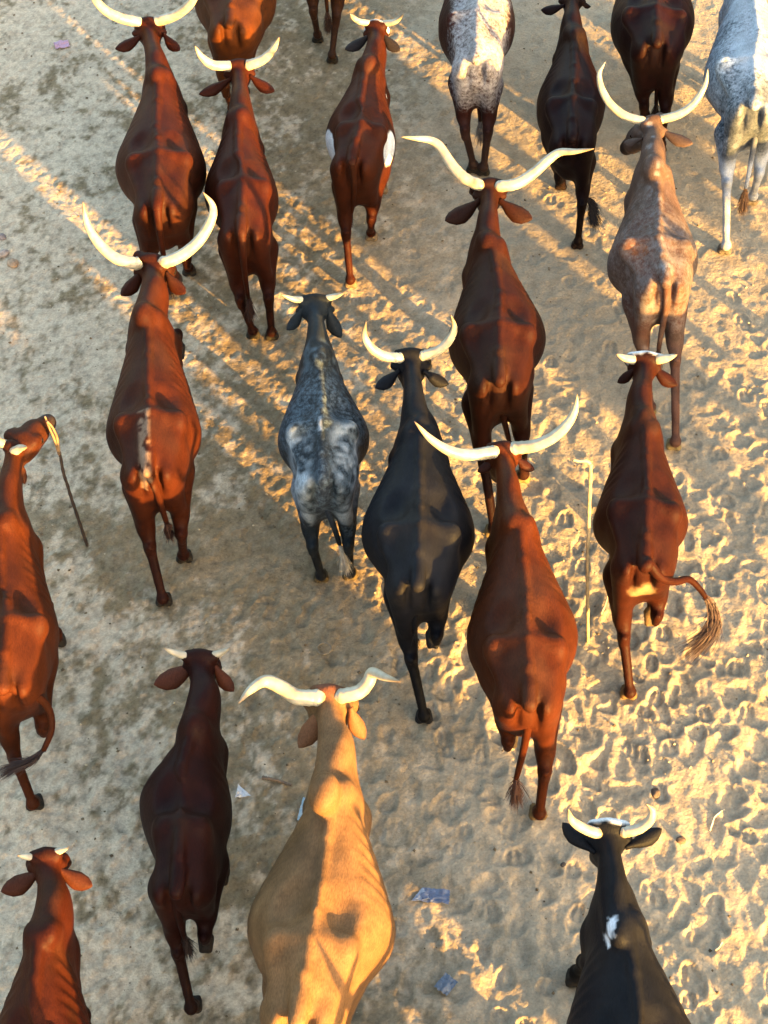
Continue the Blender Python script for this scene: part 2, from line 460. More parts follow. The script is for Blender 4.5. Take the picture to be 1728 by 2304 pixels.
def build_crumbs():
    R = np.random.RandomState(12); n = 3800
    x = R.uniform(-3.6, 4.2, n); y = 3.6 + 11 * R.rand(n) ** 1.1; r = .0035 + .011 * R.rand(n) ** 4
    base = np.array([[0, 0, 1], [1, 0, 0], [0, 1, 0], [-1, 0, 0], [0, -1, 0], [0, 0, -1]], float)
    F = np.array([[0, 1, 2], [0, 2, 3], [0, 3, 4], [0, 4, 1], [5, 2, 1], [5, 3, 2], [5, 4, 3], [5, 1, 4]])
    ix = np.clip(np.searchsorted(gx, x), 1, len(gx) - 1); iy = np.clip(np.searchsorted(gy, y), 1, len(gy) - 1)
    z = GH[ix, iy]
    a = R.rand(n) * 6.28
    P = base[None] * (r[:, None, None] * R.uniform(.6, 1.3, (n, 6, 1)))
    Px = P[..., 0] * np.cos(a)[:, None] - P[..., 1] * np.sin(a)[:, None]; Py = P[..., 0] * np.sin(a)[:, None] + P[..., 1] * np.cos(a)[:, None]
    V = np.stack([Px + x[:, None], Py + y[:, None], P[..., 2] * .7 + z[:, None] + r[:, None] * .3], -1).reshape(-1, 3)
    T = (F[None] + 6 * np.arange(n)[:, None, None]).reshape(-1, 3)
    tone = R.rand(n); c = np.where(tone[:, None] < .55, np.array([.12, .085, .05]), np.array([.34, .28, .19])) * R.uniform(.7, 1.3, (n, 1))
    o = link('sand_crumbs', mesh_from('sand_crumbs', V, [], M_GROUND, tris=T, smooth_shade=False, col=np.repeat(c, 6, 0)))
    tag(o, 'loose crumbs of sand and dry dung scattered over the trampled ground', 'crumbs', kind='stuff')
build_crumbs()

# ------------------------------------------------------------------ cattle
K = 900.0 / 1659.0
OFF = {0: (0, 0), 1: (0, 0), 2: (828, 0), 3: (0, 600), 4: (828, 600), 5: (0, 1100), 6: (828, 1100), 7: (0, 1604), 8: (828, 1604)}
def S(c, x, y):
    """Reading taken in enlarged detail c of the photograph -> photo pixel."""
    if c == 0: return (x, y)
    return (OFF[c][0] + x * K, OFF[c][1] + y * K)
def hexcol(r, g, b):
    f = lambda v: (v / 255 / 12.92) if v / 255 <= .04045 else ((v / 255 + .055) / 1.055) ** 2.4
    return np.array([f(r), f(g), f(b)])

def build_cow(sp):
    H = sp['H']; s = H / 1.22
    g = lambda key: sp.get(key)
    sec = sp['sec']                                           # hook, barrel, shoulder : (c, x, y, width)
    def station(key, z):
        c, x, y, w = sec[key]
        p = S(c, x, y); q = W(p[0], p[1], z)
        return q, w * (K if c else 1.0) * mpp(p[0], p[1], z) / 2
    hk, whk = station('hook', H - .06 * s)
    ba, wba = station('barrel', H * .68)
    sh, wsh = station('shoulder', H * .74)
    tl = W(*S(*sp['tail']), H - .04 * s)
    wi = W(*S(*sp['withers']), H + .02)
    zp = sp.get('zp', H * .97)
    po = W(*S(*sp['poll']), zp)
    ax = (sh - tl); ax[2] = 0
    yaw = math.atan2(-ax[0], ax[1]) + sp.get('yaw', 0)
    org = np.array([ba[0], ba[1], 0.0])
    cy, sy = math.cos(yaw), math.sin(yaw)
    def loc(p):
        d = np.asarray(p, float) - org
        return np.array([d[0] * cy + d[1] * sy, -d[0] * sy + d[1] * cy, d[2]])
    hk, ba, sh, tl, wi, po = map(loc, (hk, ba, sh, tl, wi, po))
    if sp.get('dbg'): print('COW', sp['id'], 'L=%.2f' % (wi[1] - tl[1]), 'whk %.2f wba %.2f wsh %.2f' % (whk, wba, wsh), 'neck %.2f' % np.linalg.norm(po - wi), 'yT %.2f yH %.2f yB %.2f yS %.2f yW %.2f yP %.2f' % (tl[1], hk[1], ba[1], sh[1], wi[1], po[1]), 'xs %.2f %.2f %.2f %.2f %.2f' % (tl[0], hk[0], ba[0], sh[0], wi[0]))
    yT, yH, yB, yS, yW = tl[1], max(hk[1], tl[1] + .3 * s), ba[1], sh[1], wi[1]
    yB = max(yB, yH + .12); yS = max(yS, yB + .25)
    yW = max(yW, yS - .1)
    yF = yS + .26 * s
    # body stations
    ky = np.array([yT - .10 * s, yT - .02, (yT + yH) / 2, yH, (yH + yB) / 2 + .02, yB, yB * .45 + yS * .55, yS, yF - .08 * s, yF + .05 * s])
    kw = np.array([whk * .26, whk * .42, whk * .68, max(whk * .92, wba * .76), wba * .99, wba * 1.03, wba * .50 + wsh * .46, wsh * .88, wsh * .74, wsh * .45])
    kt = np.array([H - .20 * s, H - .05 * s, H - .015, H, H - .01, H - .03 * s, H - .035 * s, H + .0, H - .08 * s, H - .22 * s])
    kb = np.array([H * .74, H * .66, H * .56, H * .50, H * .44, H * .40, H * .42, H * .43, H * .47, H * .56])
    kn = np.array([2.2, 2.2, 2.1, 2.1, 1.9, 1.85, 1.75, 1.75, 1.9, 2.0]) + sp.get('boxy', 0)
    kx = np.array([tl[0], tl[0], (tl[0] + hk[0]) / 2, hk[0], (hk[0] + ba[0]) / 2, ba[0], (ba[0] + sh[0]) / 2, sh[0], sh[0] * .5 + wi[0] * .5, wi[0]])
    o = np.argsort(ky); ky = ky[o]
    def prof(arr, y):
        a = np.interp(y, ky, arr)
        d = .05
        return (np.interp(y - d, ky, arr) + 2 * a + np.interp(y + d, ky, arr)) / 4
    h = sp.get('vox', 0.0145)
    lox = min(tl[0], hk[0], ba[0], sh[0], po[0]) - wba - .12; hix = max(tl[0], hk[0], ba[0], sh[0], po[0]) + wba + .12
    feet = {}
    for key in ('hindL', 'hindR', 'frontL', 'frontR'):
        sgn = -1 if key.endswith('L') else 1
        if key in sp:
            c, x, y = sp[key][:3]; lift = sp[key][3] if len(sp[key]) > 3 else 0
            p = S(c, x, y); f = loc(W(p[0], p[1], lift + .03))
            f[2] = lift
        else:
            f = np.array([(hk[0] if key[0] == 'h' else sh[0]) + sgn * .13 * s, (yT + .15 + sgn * .16) if key[0] == 'h' else (yS + .05 - sgn * .2), 0.0])
        feet[key] = f
    allf = np.array(list(feet.values()))
    lo = (min(lox, allf[:, 0].min() - .12), min(yT - .35, allf[:, 1].min() - .2), -.04)
    hi = (max(hix, allf[:, 0].max() + .12), max(po[1] + .42, yF + .3, allf[:, 1].max() + .2), H + .28)
    fd = Field(lo, hi, h)
    ribs = sp.get('ribs', 0.003) * .8
    def torso(x, y, z):
        y1 = y[0, :, 0]
        w = prof(kw, y1)[None, :, None]; zt = prof(kt, y1)[None, :, None]; zb = prof(kb, y1)[None, :, None]
        n = prof(kn, y1)[None, :, None]; xc = prof(kx, y1)[None, :, None]
        zc = zb + (zt - zb) * .47
        up = z > zc
        hh = np.where(up, zt - zc, zc - zb)
        e = np.where(up, n, 2.2)
        dx = np.abs(x - xc) / w; dz = np.abs(z - zc) / hh
        r = (dx ** e + dz ** e) ** (1 / e)
        f = (r - 1) * np.minimum(w, hh) * .95
        f = f + ribs * np.cos((y + .25 * (H - z)) * 2 * math.pi / .078) * smooth(yH + .15, yB + .15, y) * smooth(yS + .05, yS - .12, y) * smooth(.4, .75, dx)
        endb = (yT - .06 * s) - y + .35 * np.abs(z - (H - .2)) * 0
        endf = y - (yF + .02)
        k = .09
        for ee in (endb, endf):
            hh2 = np.clip(.5 - .5 * (ee - f) / k, 0, 1)
            f = ee * (1 - hh2) + f * hh2 + k * hh2 * (1 - hh2)
        return f.astype(np.float32)
    fd.blend(torso, (lox, yT - .2, H * .36), (hix, yF + .2, H + .06), .02)
    # spine ridge, pelvis
    bone = sp.get('bone', 1.0)
    sy_ = [yT - .01, yT + .14 * s, yH, (yH + yB) / 2, yB, (yB + yS) / 2, yS]
    for a, b in zip(sy_[:-1], sy_[1:]):
        fd.cone((prof(kx, a), a, prof(kt, a) - .006 + .006 * bone), (prof(kx, b), b, prof(kt, b) - .006 + .006 * bone), .017, .017, .035)
    for sg in (-1, 1):
        xh = hk[0] + sg * (whk - .045)
        fd.ell((hk[0] + sg * (whk * .66), yH + .175 * s, H - .005 * s), (.085 * s, .115 * s, .085 * s), .06, sub=True)       # hollow of the flank
        fd.ell((xh, yH, H - .080 * s), (.050 * s, .060 * s, .058 * s), .05)                                             # hook bone
        fd.cone((hk[0] + sg * .03, yH + .01, H - .035), (xh, yH, H - .068 * s), .022, .028, .05)
        xp = tl[0] + sg * .085 * s
        fd.ell((xp, yT - .03 * s, H - .16 * s), (.042 * s, .05 * s, .06 * s), .045)                                      # pin bone
        fd.cone((xh, yH - .02, H - .12 * s), (xp, yT - .01, H - .15 * s), .05 * s, .035 * s, .06)
    # hind legs
    def ik(A, T, l1, l2, bend):
        d = T - A; L = np.linalg.norm(d); Lm = min(L, (l1 + l2) * .995)
        a = (l1 ** 2 - l2 ** 2 + Lm ** 2) / (2 * Lm); hgt = math.sqrt(max(l1 ** 2 - a ** 2, 1e-6))
        u = d / L; side = np.array([0, bend, 0]) - u * u[1] * bend; side /= np.linalg.norm(side)
        return A + u * a + side * hgt
    lr = s * sp.get('leg', 1.08)
    for key in ('hindL', 'hindR'):
        sg = -1 if key.endswith('L') else 1
        f = feet[key]; dy = np.clip(f[1] - (yT + .12), -.45, .5)
        lift = f[2]
        hip = np.array([(tl[0] + hk[0]) / 2 + sg * 0 + max(.05, whk - .130 * s), yT + .20 * s, H * .78])
        stf = np.array([(tl[0] + hk[0]) / 2 * .8 + f[0] * .2 + sg * .115 * s, yT + .31 * s + dy * .28, H * .56 + max(dy, 0) * .1 + lift * .25])
        if lift > .04: fet = f + np.array([0, .03, .10 * s])
        else: fet = f + np.array([0, -.035 * s, .115 * s])
        hock = ik(stf, fet, .38 * s, .345 * s, -1)
        fd.cone(hip, stf, .150 * s, .092 * s, .09, sx=.80)
        fd.cone((tl[0] + sg * .095 * s, yT + .05 * s, H * .80), (stf[0] * .35 + hock[0] * .65, stf[1] * .35 + hock[1] * .65 - .02, stf[2] * .35 + hock[2] * .65), .108 * s, .046 * lr, .07, sx=.85)
        fd.cone(stf, hock + np.array([0, .01, .02]), .088 * lr, .038 * lr, .05)
        fd.cone(hock + np.array([0, -.035 * s, .035 * s]), hock + np.array([0, -.01, -.06 * s]), .024 * lr, .026 * lr, .02)
        fd.ell(hock, (.036 * lr, .044 * lr, .046 * lr), .015)
        fd.cone(hock, fet, .031 * lr, .0255 * lr, .02)
        fd.ell(fet, (.036 * lr, .038 * lr, .036 * lr), .015)
        hoof(fd, fet, f, s, lift)
        # udder / inner thigh mass
    fd.ell(((tl[0] + hk[0]) / 2, yT + .20 * s, H * .60), (.11 * s, .16 * s, .17 * s), .08)
    fd.ell(((tl[0] + hk[0]) / 2, yH - .02, H * .46), (.10 * s, .13 * s, .08 * s), .07)
    # shoulders and forelegs
    for key in ('frontL', 'frontR'):
        sg = -1 if key.endswith('L') else 1
        f = feet[key]; dy = np.clip(f[1] - (yS + .02), -.5, .5); lift = f[2]
        xs = sh[0]
        fwd = .10 * dy
        fd.cone((xs + sg * wsh * .30, yS + .02 + fwd * .3, H - .06 * s), (xs + sg * max(.4 * wsh, wsh - .085 * s), yS + .10 + fwd, H * .66), .055 * s, .100 * s, .06, sx=.8)
        elb = np.array([xs + sg * max(.4 * wsh, wsh - .07 * s), yS + .0 + .25 * dy, H * .53])
        fd.cone((xs + sg * max(.4 * wsh, wsh - .085 * s), yS + .12 + fwd, H * .64), elb, .085 * s, .062 * s, .05)
        fet = f + (np.array([0, -.03, .09 * s]) if lift > .04 else np.array([0, .02, .11 * s]))
        knee = ik(elb, fet, .30 * s, .24 * s, 1)
        fd.cone(elb, knee, .058 * lr, .036 * lr, .03)
        fd.ell(knee, (.043 * lr, .045 * lr, .05 * lr), .02)
        fd.cone(knee, fet, .029 * lr, .025 * lr, .02)
        fd.ell(fet, (.038 * lr, .04 * lr, .04 * lr), .02)
        hoof(fd, fet, f, s, lift)
    # hump
    hr = sp.get('hump', 0.055)
    fd.ell((wi[0], yW, H - .02 + hr * .35 + sp.get('humpz', 0)), (hr * .85, hr * 1.25, hr), .05 if not sp.get('humpz') else .03)
    # neck
    nk = sp.get('neck')
    nb = np.array([wi[0] * .6 + sh[0] * .4, yS + .16 * s, H * .80])
    if nk:
        c, x, y, w = nk; p = S(c, x, y); znk = (H + zp) / 2 - .02
        nm = loc(W(p[0], p[1], znk)); wn_ = w * K * mpp(p[0], p[1], znk) / 2
        nm[2] -= .12 * s
    else:
        nm = (nb + po) / 2; wn_ = .085 * s
        nm[2] = (H + zp) / 2 - .16 * s
    rn = .150 * s; sq = min(1.0, wn_ / rn)
    rp = .098 * s
    face = np.array(sp.get('face', (0.0, 0.50, -0.86)), float); face /= np.linalg.norm(face)
    side = np.cross(face, [0, 0, 1.0]); side /= np.linalg.norm(side)
    if np.dot(side, [1, 0, 0]) < 0 and abs(face[0]) < .8: side = -side
    nape = po + np.array([0, -.05, -.085]) * s
    fd.cone((sh[0], yS + .02, H * .76), nb, .20 * s, .18 * s, .07, sx=min(.9, wsh / (.24 * s) * .8))
    fd.cone(nb + np.array([0, 0, -.02]), nm, .175 * s, rn, .06, sx=max(sq, .5) * .86)
    fd.cone(nm, nape + np.array([0, -.01, -.05]) * s, rn, .110 * s, .05, sx=max(sq, .5) * .84)
    fd.cone(np.array([wi[0], yW + .05, H - .05]), nape + np.array([0, 0, .03]), .045 * s, .045 * s, .06)
    # head: skull, poll, face, jaw, muzzle
    hw = sp.get('headw', 0.10) * s
    sk = po + face * .14 * s + np.array([0, -.01, -.03])
    mz = po + face * .44 * s
    fd.cone(sk, po + face * .27 * s, hw * .92, hw * .70, .04)
    fd.cone(po + face * .25 * s, mz, hw * .62, hw * .56, .04)
    fd.cone(po + face * .12 * s + np.array([0, -.07, -.05]) * s, po + face * .34 * s + np.array([0, -.05, -.02]) * s, hw * .66, hw * .45, .05)
    hbw = hw * .55
    if 'earL' in sp and 'earR' in sp and not sp.get('noocc'):
        e0 = S(sp['earL'][0], *sp['earL'][1:3]); e1 = S(sp['earR'][0], *sp['earR'][1:3])
        he = abs(e1[0] - e0[0]) / 2 * mpp(*e0, zp)
        fd.ell(po + np.array([0, -.035, -.085]) * s, (min(he, .13 * s) * .95, .085 * s, .080 * s), .035)
        for sg in (-1, 1):
            fd.cone(po + np.array([sg * he * .5, -.03 * s, -.085 * s]), po + np.array([sg * (he + .005), -.03 * s, -.085 * s]), .040 * s, .026 * s, .03)
    if 'hornL' in sp:
        q0 = S(sp['hornL'][0], *sp['hornL'][1][0]); q1 = S(sp['hornR'][0], *sp['hornR'][1][0])
        hbw = abs(q1[0] - q0[0]) / 2 * mpp(*q0, zp)
    fd.cone(po - side * hbw * .95 + np.array([0, -.005, -.014]), po + side * hbw * .95 + np.array([0, -.005, -.014]), .038 * s, .038 * s, .03)
    fd.ell(po + np.array([0, .0, -.004]), (hbw * .8, .035 * s, .042 * s), .025)
    fd.cone(po - side * hw * .80 + face * .12 * s, po + side * hw * .80 + face * .12 * s, .042 * s, .042 * s, .03)
    for sg in (-1, 1):
        fd.ell(po + face * .17 * s + side * sg * hw * .85, (.032 * s, .032 * s, .032 * s), .03)
    # tail
    tp = sp.get('tailpath')
    if tp:
        TP = [tl + np.array([0, .06, -.015]), tl + np.array([0, -.06, -.03]) * s] + [loc(W(*S(c, x, y), z)) for (c, x, y, z) in tp]
    else:
        TP = [tl + np.array([0, .05, -.01]), tl + np.array([0, -.075, -.04]) * s, tl + np.array([0, -.125, -.18]) * s, tl + np.array([.0, -.09, -.4]) * s, tl + np.array([0.01, -.07, -.66]) * s]
    TP = np.array(TP)
    tsm = spline(TP, 26)
    tr = np.interp(np.linspace(0, 1, 26), [0, .15, .5, 1], [.038, .035, .026, .016]) * s
    for sg in (-1, 1):
        fd.ell((tl[0] + sg * .055 * s, yT - .065 * s, H - .17 * s), (.012 * s, .035 * s, .14 * s), .045, sub=True)
    for i in range(7):
        if tsm[i, 1] > lo[1] + .03: fd.cone(tsm[i], tsm[i + 1], tr[i], tr[i + 1], .018)
    V, Q = fd.mesh()
    V += ((fbm3(V * 9 + sp['seed'], 400 + sp['seed'], 2) - .5) * .010)[:, None] * ((V - np.array([0, 0, H * .75])) / (np.linalg.norm(V - np.array([0, 0, H * .75]), axis=1)[:, None] + .3)) * smooth(.3, .5, V[:, 2])[:, None]
    nbody = len(V)
    T = np.zeros((0, 3), int)
    # tail tube and ears join the same body mesh
    tv, tq, tt = tube(tsm[3:], tr[3:], 10)
    parts = [(tv, tq, tt, 'tail')]
    for key in ('earL', 'earR'):
        if key not in sp: continue
        sg = -1 if key == 'earL' else 1
        c, x, y, x2, y2 = sp[key][:5]
        dz = sp[key][5] if len(sp[key]) > 5 else -.03
        z0 = zp - .07 * s
        p1 = S(c, x2, y2)
        a = loc(W(*S(c, x, y), z0)); b = loc(W(p1[0], p1[1], z0 + dz))
        parts.append(ear(a, b, s, sp.get('earw', 1.0)) + ('ear' + key[-1],))
    zone = [np.zeros(nbody, int)]
    earf = [np.zeros(nbody)]
    for (pv, pq, pt, nm_) in parts:
        off = len(V)
        V = np.vstack([V, pv]); Q = np.vstack([Q, pq + off]) if len(pq) else Q
        if len(pt): T = np.vstack([T, pt + off])
        zone.append(np.full(len(pv), 1 if nm_ == 'tail' else 2))
        earf.append(np.zeros(len(pv)))
    zone = np.concatenate(zone)
    info = dict(H=H, s=s, yT=yT, yH=yH, yB=yB, yS=yS, yW=yW, tl=tl, hk=hk, ba=ba, sh=sh, wi=wi, po=po, wba=wba, whk=whk, feet=feet, mz=mz, side=side, face=face)
    col = coat_colour(sp, V, zone, info)
    me = mesh_from('body', V, Q, M_COAT, tris=T, col=col)
    ra = me.color_attributes.new('roan', 'FLOAT_COLOR', 'POINT'); r4 = np.zeros((len(V), 4), np.float32)
    if sp.get('roan'):
        rc, amt, reg = sp['roan']
        g1 = fbm3(V * 5.0 + sp['seed'], 200 + sp['seed'])
        r4[:, :3] = rc; r4[:, 3] = np.clip(reg(V, info) * amt + (g1 - .5) * .7 * (reg(V, info) > .06), 0, 1) * (zone == 0)
    ra.data.foreach_set('color', r4.ravel())
    root = bpy.data.objects.new(sp.get('name', 'longhorn_cow'), None)
    root.empty_display_size = .2
    COL.objects.link(root); root.location = org; root.rotation_euler = (0, 0, yaw)
    tag(root, sp['label'], sp.get('cat', 'cow'), 'cattle of the herd walking away across the sand')
    link('body', me, root)
    # horns
    for key in ('hornL', 'hornR'):
        if key not in sp: continue
        c, pts, r0, rise = sp[key][:4]
        pts = [S(c, *p) for p in pts]
        cum = np.concatenate([[0], np.cumsum([math.hypot(b[0] - a[0], b[1] - a[1]) for a, b in zip(pts[:-1], pts[1:])])]); cum /= cum[-1]
        P = [loc(W(p[0], p[1], zp + .0 + rise * t ** 1.5)) for p, t in zip(pts, cum)]
        sg = -1 if key == 'hornL' else 1
        root_in = P[0] + (po + np.array([0, 0, -.03]) - P[0]) * .22
        P = spline(np.array([root_in] + P), 44)
        rr = r0 * K * mpp(*pts[0], zp) / 2 * 1.08
        t = np.linspace(0, 1, 44)
        t2 = np.clip((t - .12) / .88, 0, 1)
        R = rr * np.interp(t2, [0, .25, .55, .8, .93, 1], [1, .93, .80, .52, .27, .05])
        ringm = 1 + .05 * np.sin(t * 95 + 2 * np.sin(t * 21)) * smooth(.55, .15, t)
        hv, hq, ht = tube(P, R * ringm, 18)
        tt_ = np.concatenate([np.repeat(t, 18), [0, 1]])
        cb = np.array(sp.get('hornc', (0.50, 0.44, 0.32))); ct = np.array(sp.get('tipc', (0.34, 0.22, 0.11)))
        cb = np.minimum(cb * .66, (.34, .295, .21)); ct = ct * .6; cc = cb + (ct - cb) * smooth(sp.get('tipat', .86), 1.0, tt_)[:, None]
        nn = fbm3(hv * 14, 77)
        cc = cc * (1 - np.array([.5, .58, .7]) * smooth(.50, .72, nn)[:, None] * (.35 + .65 * smooth(.35, .0, tt_))[:, None])
        hm = mesh_from('horn', hv, hq, M_HORN, tris=ht, col=cc)
        link('horn', hm, root)
    # eyes
    for sg in (-1, 1):
        ev, eq, et = sphere(po + face * .17 * s + side * sg * (hw * .85 + .014 * s), .024 * s)
        link('eye', mesh_from('eye', ev, eq, M_EYE, tris=et), root)
    # tail tuft of hair
    if sp.get('tuft', True):
        tf = sp.get('tuftpath')
        end = tsm[-1]; dirn = tsm[-1] - tsm[-3]; dirn /= np.linalg.norm(dirn)
        if tf: TF = [end] + [loc(W(*S(c, x, y), z)) for (c, x, y, z) in tf]
        else: TF = [end, end + dirn * .10 * s + np.array([0, 0, -.01]), end + dirn * .20 * s + np.array([0, 0, -.03])]
        TF = np.array(TF, float)
        tv, tq, tt = tuft(TF, sp.get('tuftr', .030) * s, sp['seed'])
        tc = np.zeros((len(tv), 3)) + np.array(sp.get('tuftc', [.35 * q for q in sp['base']]))
        tc *= (.22 + .4 * np.random.RandomState(sp['seed']).rand(len(tv) // 3 + 1).repeat(3)[:len(tv)])[:, None]
        link('tail_tuft', mesh_from('tail_tuft', tv, tq, M_HAIR, tris=tt, col=tc, smooth_shade=False), root)
    return root

def hoof(fd, fet, f, s, lift):
    if lift > .04:                                             # foot in the air: sole turned back
        tip = fet + np.array([0, -.06, -.07]) * s
        fd.cone(fet, tip, .030 * s, .034 * s, .02)
        for sg in (-1, 1):
            fd.cone(tip + np.array([sg * .022 * s, .01, 0]), tip + np.array([sg * .019 * s, -.045 * s, -.050 * s]), .029 * s, .022 * s, .008)
        return
    d = f - fet; d[2] = 0
    base = np.array([f[0], f[1] + .02 * s, .028])
    fd.cone(fet, base + np.array([0, -.01, .035]), .031 * s, .040 * s, .025)
    for sg in (-1, 1):
        fd.cone(base + np.array([sg * .026 * s, -.02 * s, 0.0]), base + np.array([sg * .022 * s, .045 * s, -.012]), .031 * s, .024 * s, .010)

def sphere(c, r, n=10):
    V = []; Q = []; T = []
    for i in range(1, n):
        th = math.pi * i / n
        for j in range(n * 2):
            ph = math.pi * j / n
            V.append(c + r * np.array([math.sin(th) * math.cos(ph), math.sin(th) * math.sin(ph), math.cos(th)]))
    m = n * 2
    for i in range(n - 2):
        for j in range(m): Q.append((i * m + j, (i + 1) * m + j, (i + 1) * m + (j + 1) % m, i * m + (j + 1) % m))
    V += [c + np.array([0, 0, r]), c - np.array([0, 0, r])]
    for j in range(m):
        T.append((len(V) - 2, j, (j + 1) % m)); T.append((len(V) - 1, (n - 2) * m + (j + 1) % m, (n - 2) * m + j))
    return np.array(V), np.array(Q), np.array(T)

def ear(a, b, s, wmul):
    """Leaf-shaped cupped ear from root a to tip b, a closed shell with thickness."""
    n, m = 16, 9
    ax = b - a; L = np.linalg.norm(ax); u = ax / L
    a = a - u * .035
    ax = b - a; L = np.linalg.norm(ax)
    nrm = np.array([0, -.45, .89]); nrm -= u * np.dot(nrm, u); nrm /= np.linalg.norm(nrm)
    w = np.cross(nrm, u)
    if w[1] > 0: w = -w                                        # towards the tail end
    wid = min(.052 * s * wmul, L * .25)
    V = []
    for side in (1, -1):
        for i in range(n):
            t = i / (n - 1)
            half = wid * np.interp(t, [0, .15, .35, .58, .80, .94, 1], [.34, .38, .74, 1.0, .80, .38, .04])
            for j in range(m):
                q = j / (m - 1) * 2 - 1
                cup = (q * q) * half * .55
                droop = -.03 * math.sin(t * math.pi * .5) * 1.0
                th = .007 * (1 - abs(q) ** 3) * (1 - .6 * t) + .0015
                V.append(a + u * L * t + w * half * q + nrm * (cup * (1 - .3 * t) * -1 + side * th) + np.array([0, 0, droop * t]) + w * wid * .25 * math.sin(math.pi * t))
    Q = []
    N = n * m
    for i in range(n - 1):
        for j in range(m - 1):
            k = i * m + j
            Q.append((k, k + 1, k + m + 1, k + m)); Q.append((N + k, N + k + m, N + k + m + 1, N + k + 1))
    for i in range(n - 1):
        for j in (0, m - 1):
            k = i * m + j; q = (k, k + m, N + k + m, N + k)
            Q.append(q if j == 0 else q[::-1])
    for j in range(m - 1):
        k = (n - 1) * m + j; Q.append((k, k + 1, N + k + 1, N + k))
        k = j; Q.append((k, N + k, N + k + 1, k + 1))
    return np.array(V), np.array(Q), np.zeros((0, 3), int)

def tuft(P, r, seed, n=420):
    """A switch of many thin tapering hair locks along the path."""
    R = np.random.RandomState(seed)
    C = spline(P, 12)
    L = np.linalg.norm(np.diff(C, axis=0), axis=1).sum()
    V = []; T = []
    for i in range(n):
        s0 = R.rand() * .45; s1 = min(1, s0 + .4 + R.rand() * .5)
        off0 = R.normal(size=3) * r * .18; off1 = R.normal(size=3) * r * (.55 + .3 * R.rand())
        k = 5; pts = []
        for q in range(k):
            t = q / (k - 1); g = s0 + (s1 - s0) * t
            x = np.array([np.interp(g * 11, range(12), C[:, c]) for c in range(3)])
            pts.append(x + off0 * (1 - t) + off1 * t ** .8)
        w = R.normal(size=3); w /= np.linalg.norm(w); wd = .0034
        b = len(V)
        for q in range(k):
            ww = wd * (1 - q / (k - 1)) + .0004
            V += [pts[q] + w * ww, pts[q] - w * ww, pts[q] + np.cross(w, [0, 0, 1]) * ww]
        for q in range(k - 1):
            for e in range(3):
                a0 = b + q * 3 + e; a1 = b + q * 3 + (e + 1) % 3
                T += [(a0, a1, a1 + 3), (a0, a1 + 3, a0 + 3)]
    return np.array(V), np.zeros((0, 4), int), np.array(T)

def coat_colour(sp, V, zone, I):
    H, s = I['H'], I['s']
    base = np.array(sp['base'], float) * sp.get('kc', .140); dark = np.array(sp['dark'], float) * .6
    n = len(V)
    c = np.zeros((n, 3)) + base
    f1 = fbm3(V * 4.0 + sp['seed'], 3 + sp['seed'])
    f2 = fbm3(V * 22.0 + sp['seed'], 30 + sp['seed'], 2)
    z = V[:, 2]; y = V[:, 1]
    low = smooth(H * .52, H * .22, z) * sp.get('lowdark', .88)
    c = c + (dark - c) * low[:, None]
    c = c * (0.62 + .76 * f1)[:, None] * (.85 + .3 * f2)[:, None]
    dust = smooth(.5, .72, fbm3(V * 3.0 + 7 + sp['seed'], 500 + sp['seed'])) * smooth(.6, .9, z / H) * .16
    c = c + (np.array([.20, .15, .10]) * (.25 + base.max()) * .6 - c) * dust[:, None]
    hd = smooth(I['po'][1] - .10, I['po'][1] + .02, y) * (zone == 0)
    c = c + (dark - c) * (hd * sp.get('headdark', .25))[:, None]
    tuftm = smooth(.055, .03, np.abs(V[:, 1] - I['po'][1] - .01)) * smooth(I['po'][2] - .05, I['po'][2] - .01, z) * (zone == 0) * .7
    c = c + (dark * .8 - c) * tuftm[:, None]
    for pc, fn in sp.get('patches', []):
        m = np.clip(fn(V, I, f1, f2), 0, 1)
        c = c + (np.array(pc) - c) * m[:, None]
    for key, ft in I['feet'].items():
        d = V - ft
        hm = (np.hypot(d[:, 0], d[:, 1]) < .16) & (d[:, 2] < .075 * s) & (zone == 0) & (np.abs(z - ft[2]) < .2)
        hm = smooth(.085, .06, d[:, 2] / s) * (np.hypot(d[:, 0], d[:, 1]) < .16) * (zone == 0)
        hc = np.array(sp.get('hoofc', (0.07, 0.06, 0.05))) * .3
        c = c + (hc - c) * hm[:, None]
    mzd = np.linalg.norm(V - I['mz'], axis=1)
    c = c + (np.array([.03, .022, .02]) - c) * (smooth(.10, .06, mzd) * (zone == 0))[:, None]
    if sp.get('earc') is not None:
        c[zone == 2] = np.array(sp['earc'])
    return np.clip(c, .002, .9)

# coat colours
MAHOG = (0.185, 0.038, 0.010); MAHOG_D = (0.030, 0.009, 0.006)
RED = (0.27, 0.062, 0.016); RED_D = (0.05, 0.014, 0.007)
DKRED = (0.095, 0.020, 0.011); DKRED_D = (0.022, 0.008, 0.006)
BLACK = (0.014, 0.014, 0.017); BLACK_D = (0.008, 0.008, 0.009)
TAN = (0.47, 0.245, 0.105); TAN_D = (0.18, 0.07, 0.03)
WHITE = (0.50, 0.50, 0.49)

def near(px, py, pz, r, jag=.5):
    """Patch round a point given as fractions of the body: side, along, up."""
    def fn(V, I, f1, f2):
        y = I['yT'] + (I['yW'] - I['yT']) * py
        x = px * I['wba']; z = I['H'] * pz
        d = np.sqrt((V[:, 0] - x) ** 2 + (V[:, 1] - y) ** 2 + (V[:, 2] - z) ** 2)
        return smooth(r * 1.04, r * .96, d + jag * r * (f1 - .5) * 2)
    return fn
def poll_cap(V, I, f1, f2):
    d = np.abs((V - I['po']) @ I['side']) / (.15 * I['s'])
    q = (V - I['po'])[:, 1] - .4 * (f2 - .5) * .1
    return smooth(1.05, .9, d) * smooth(-.012, .008, q) * smooth(I['po'][2] - .14, I['po'][2] - .08, V[:, 2])

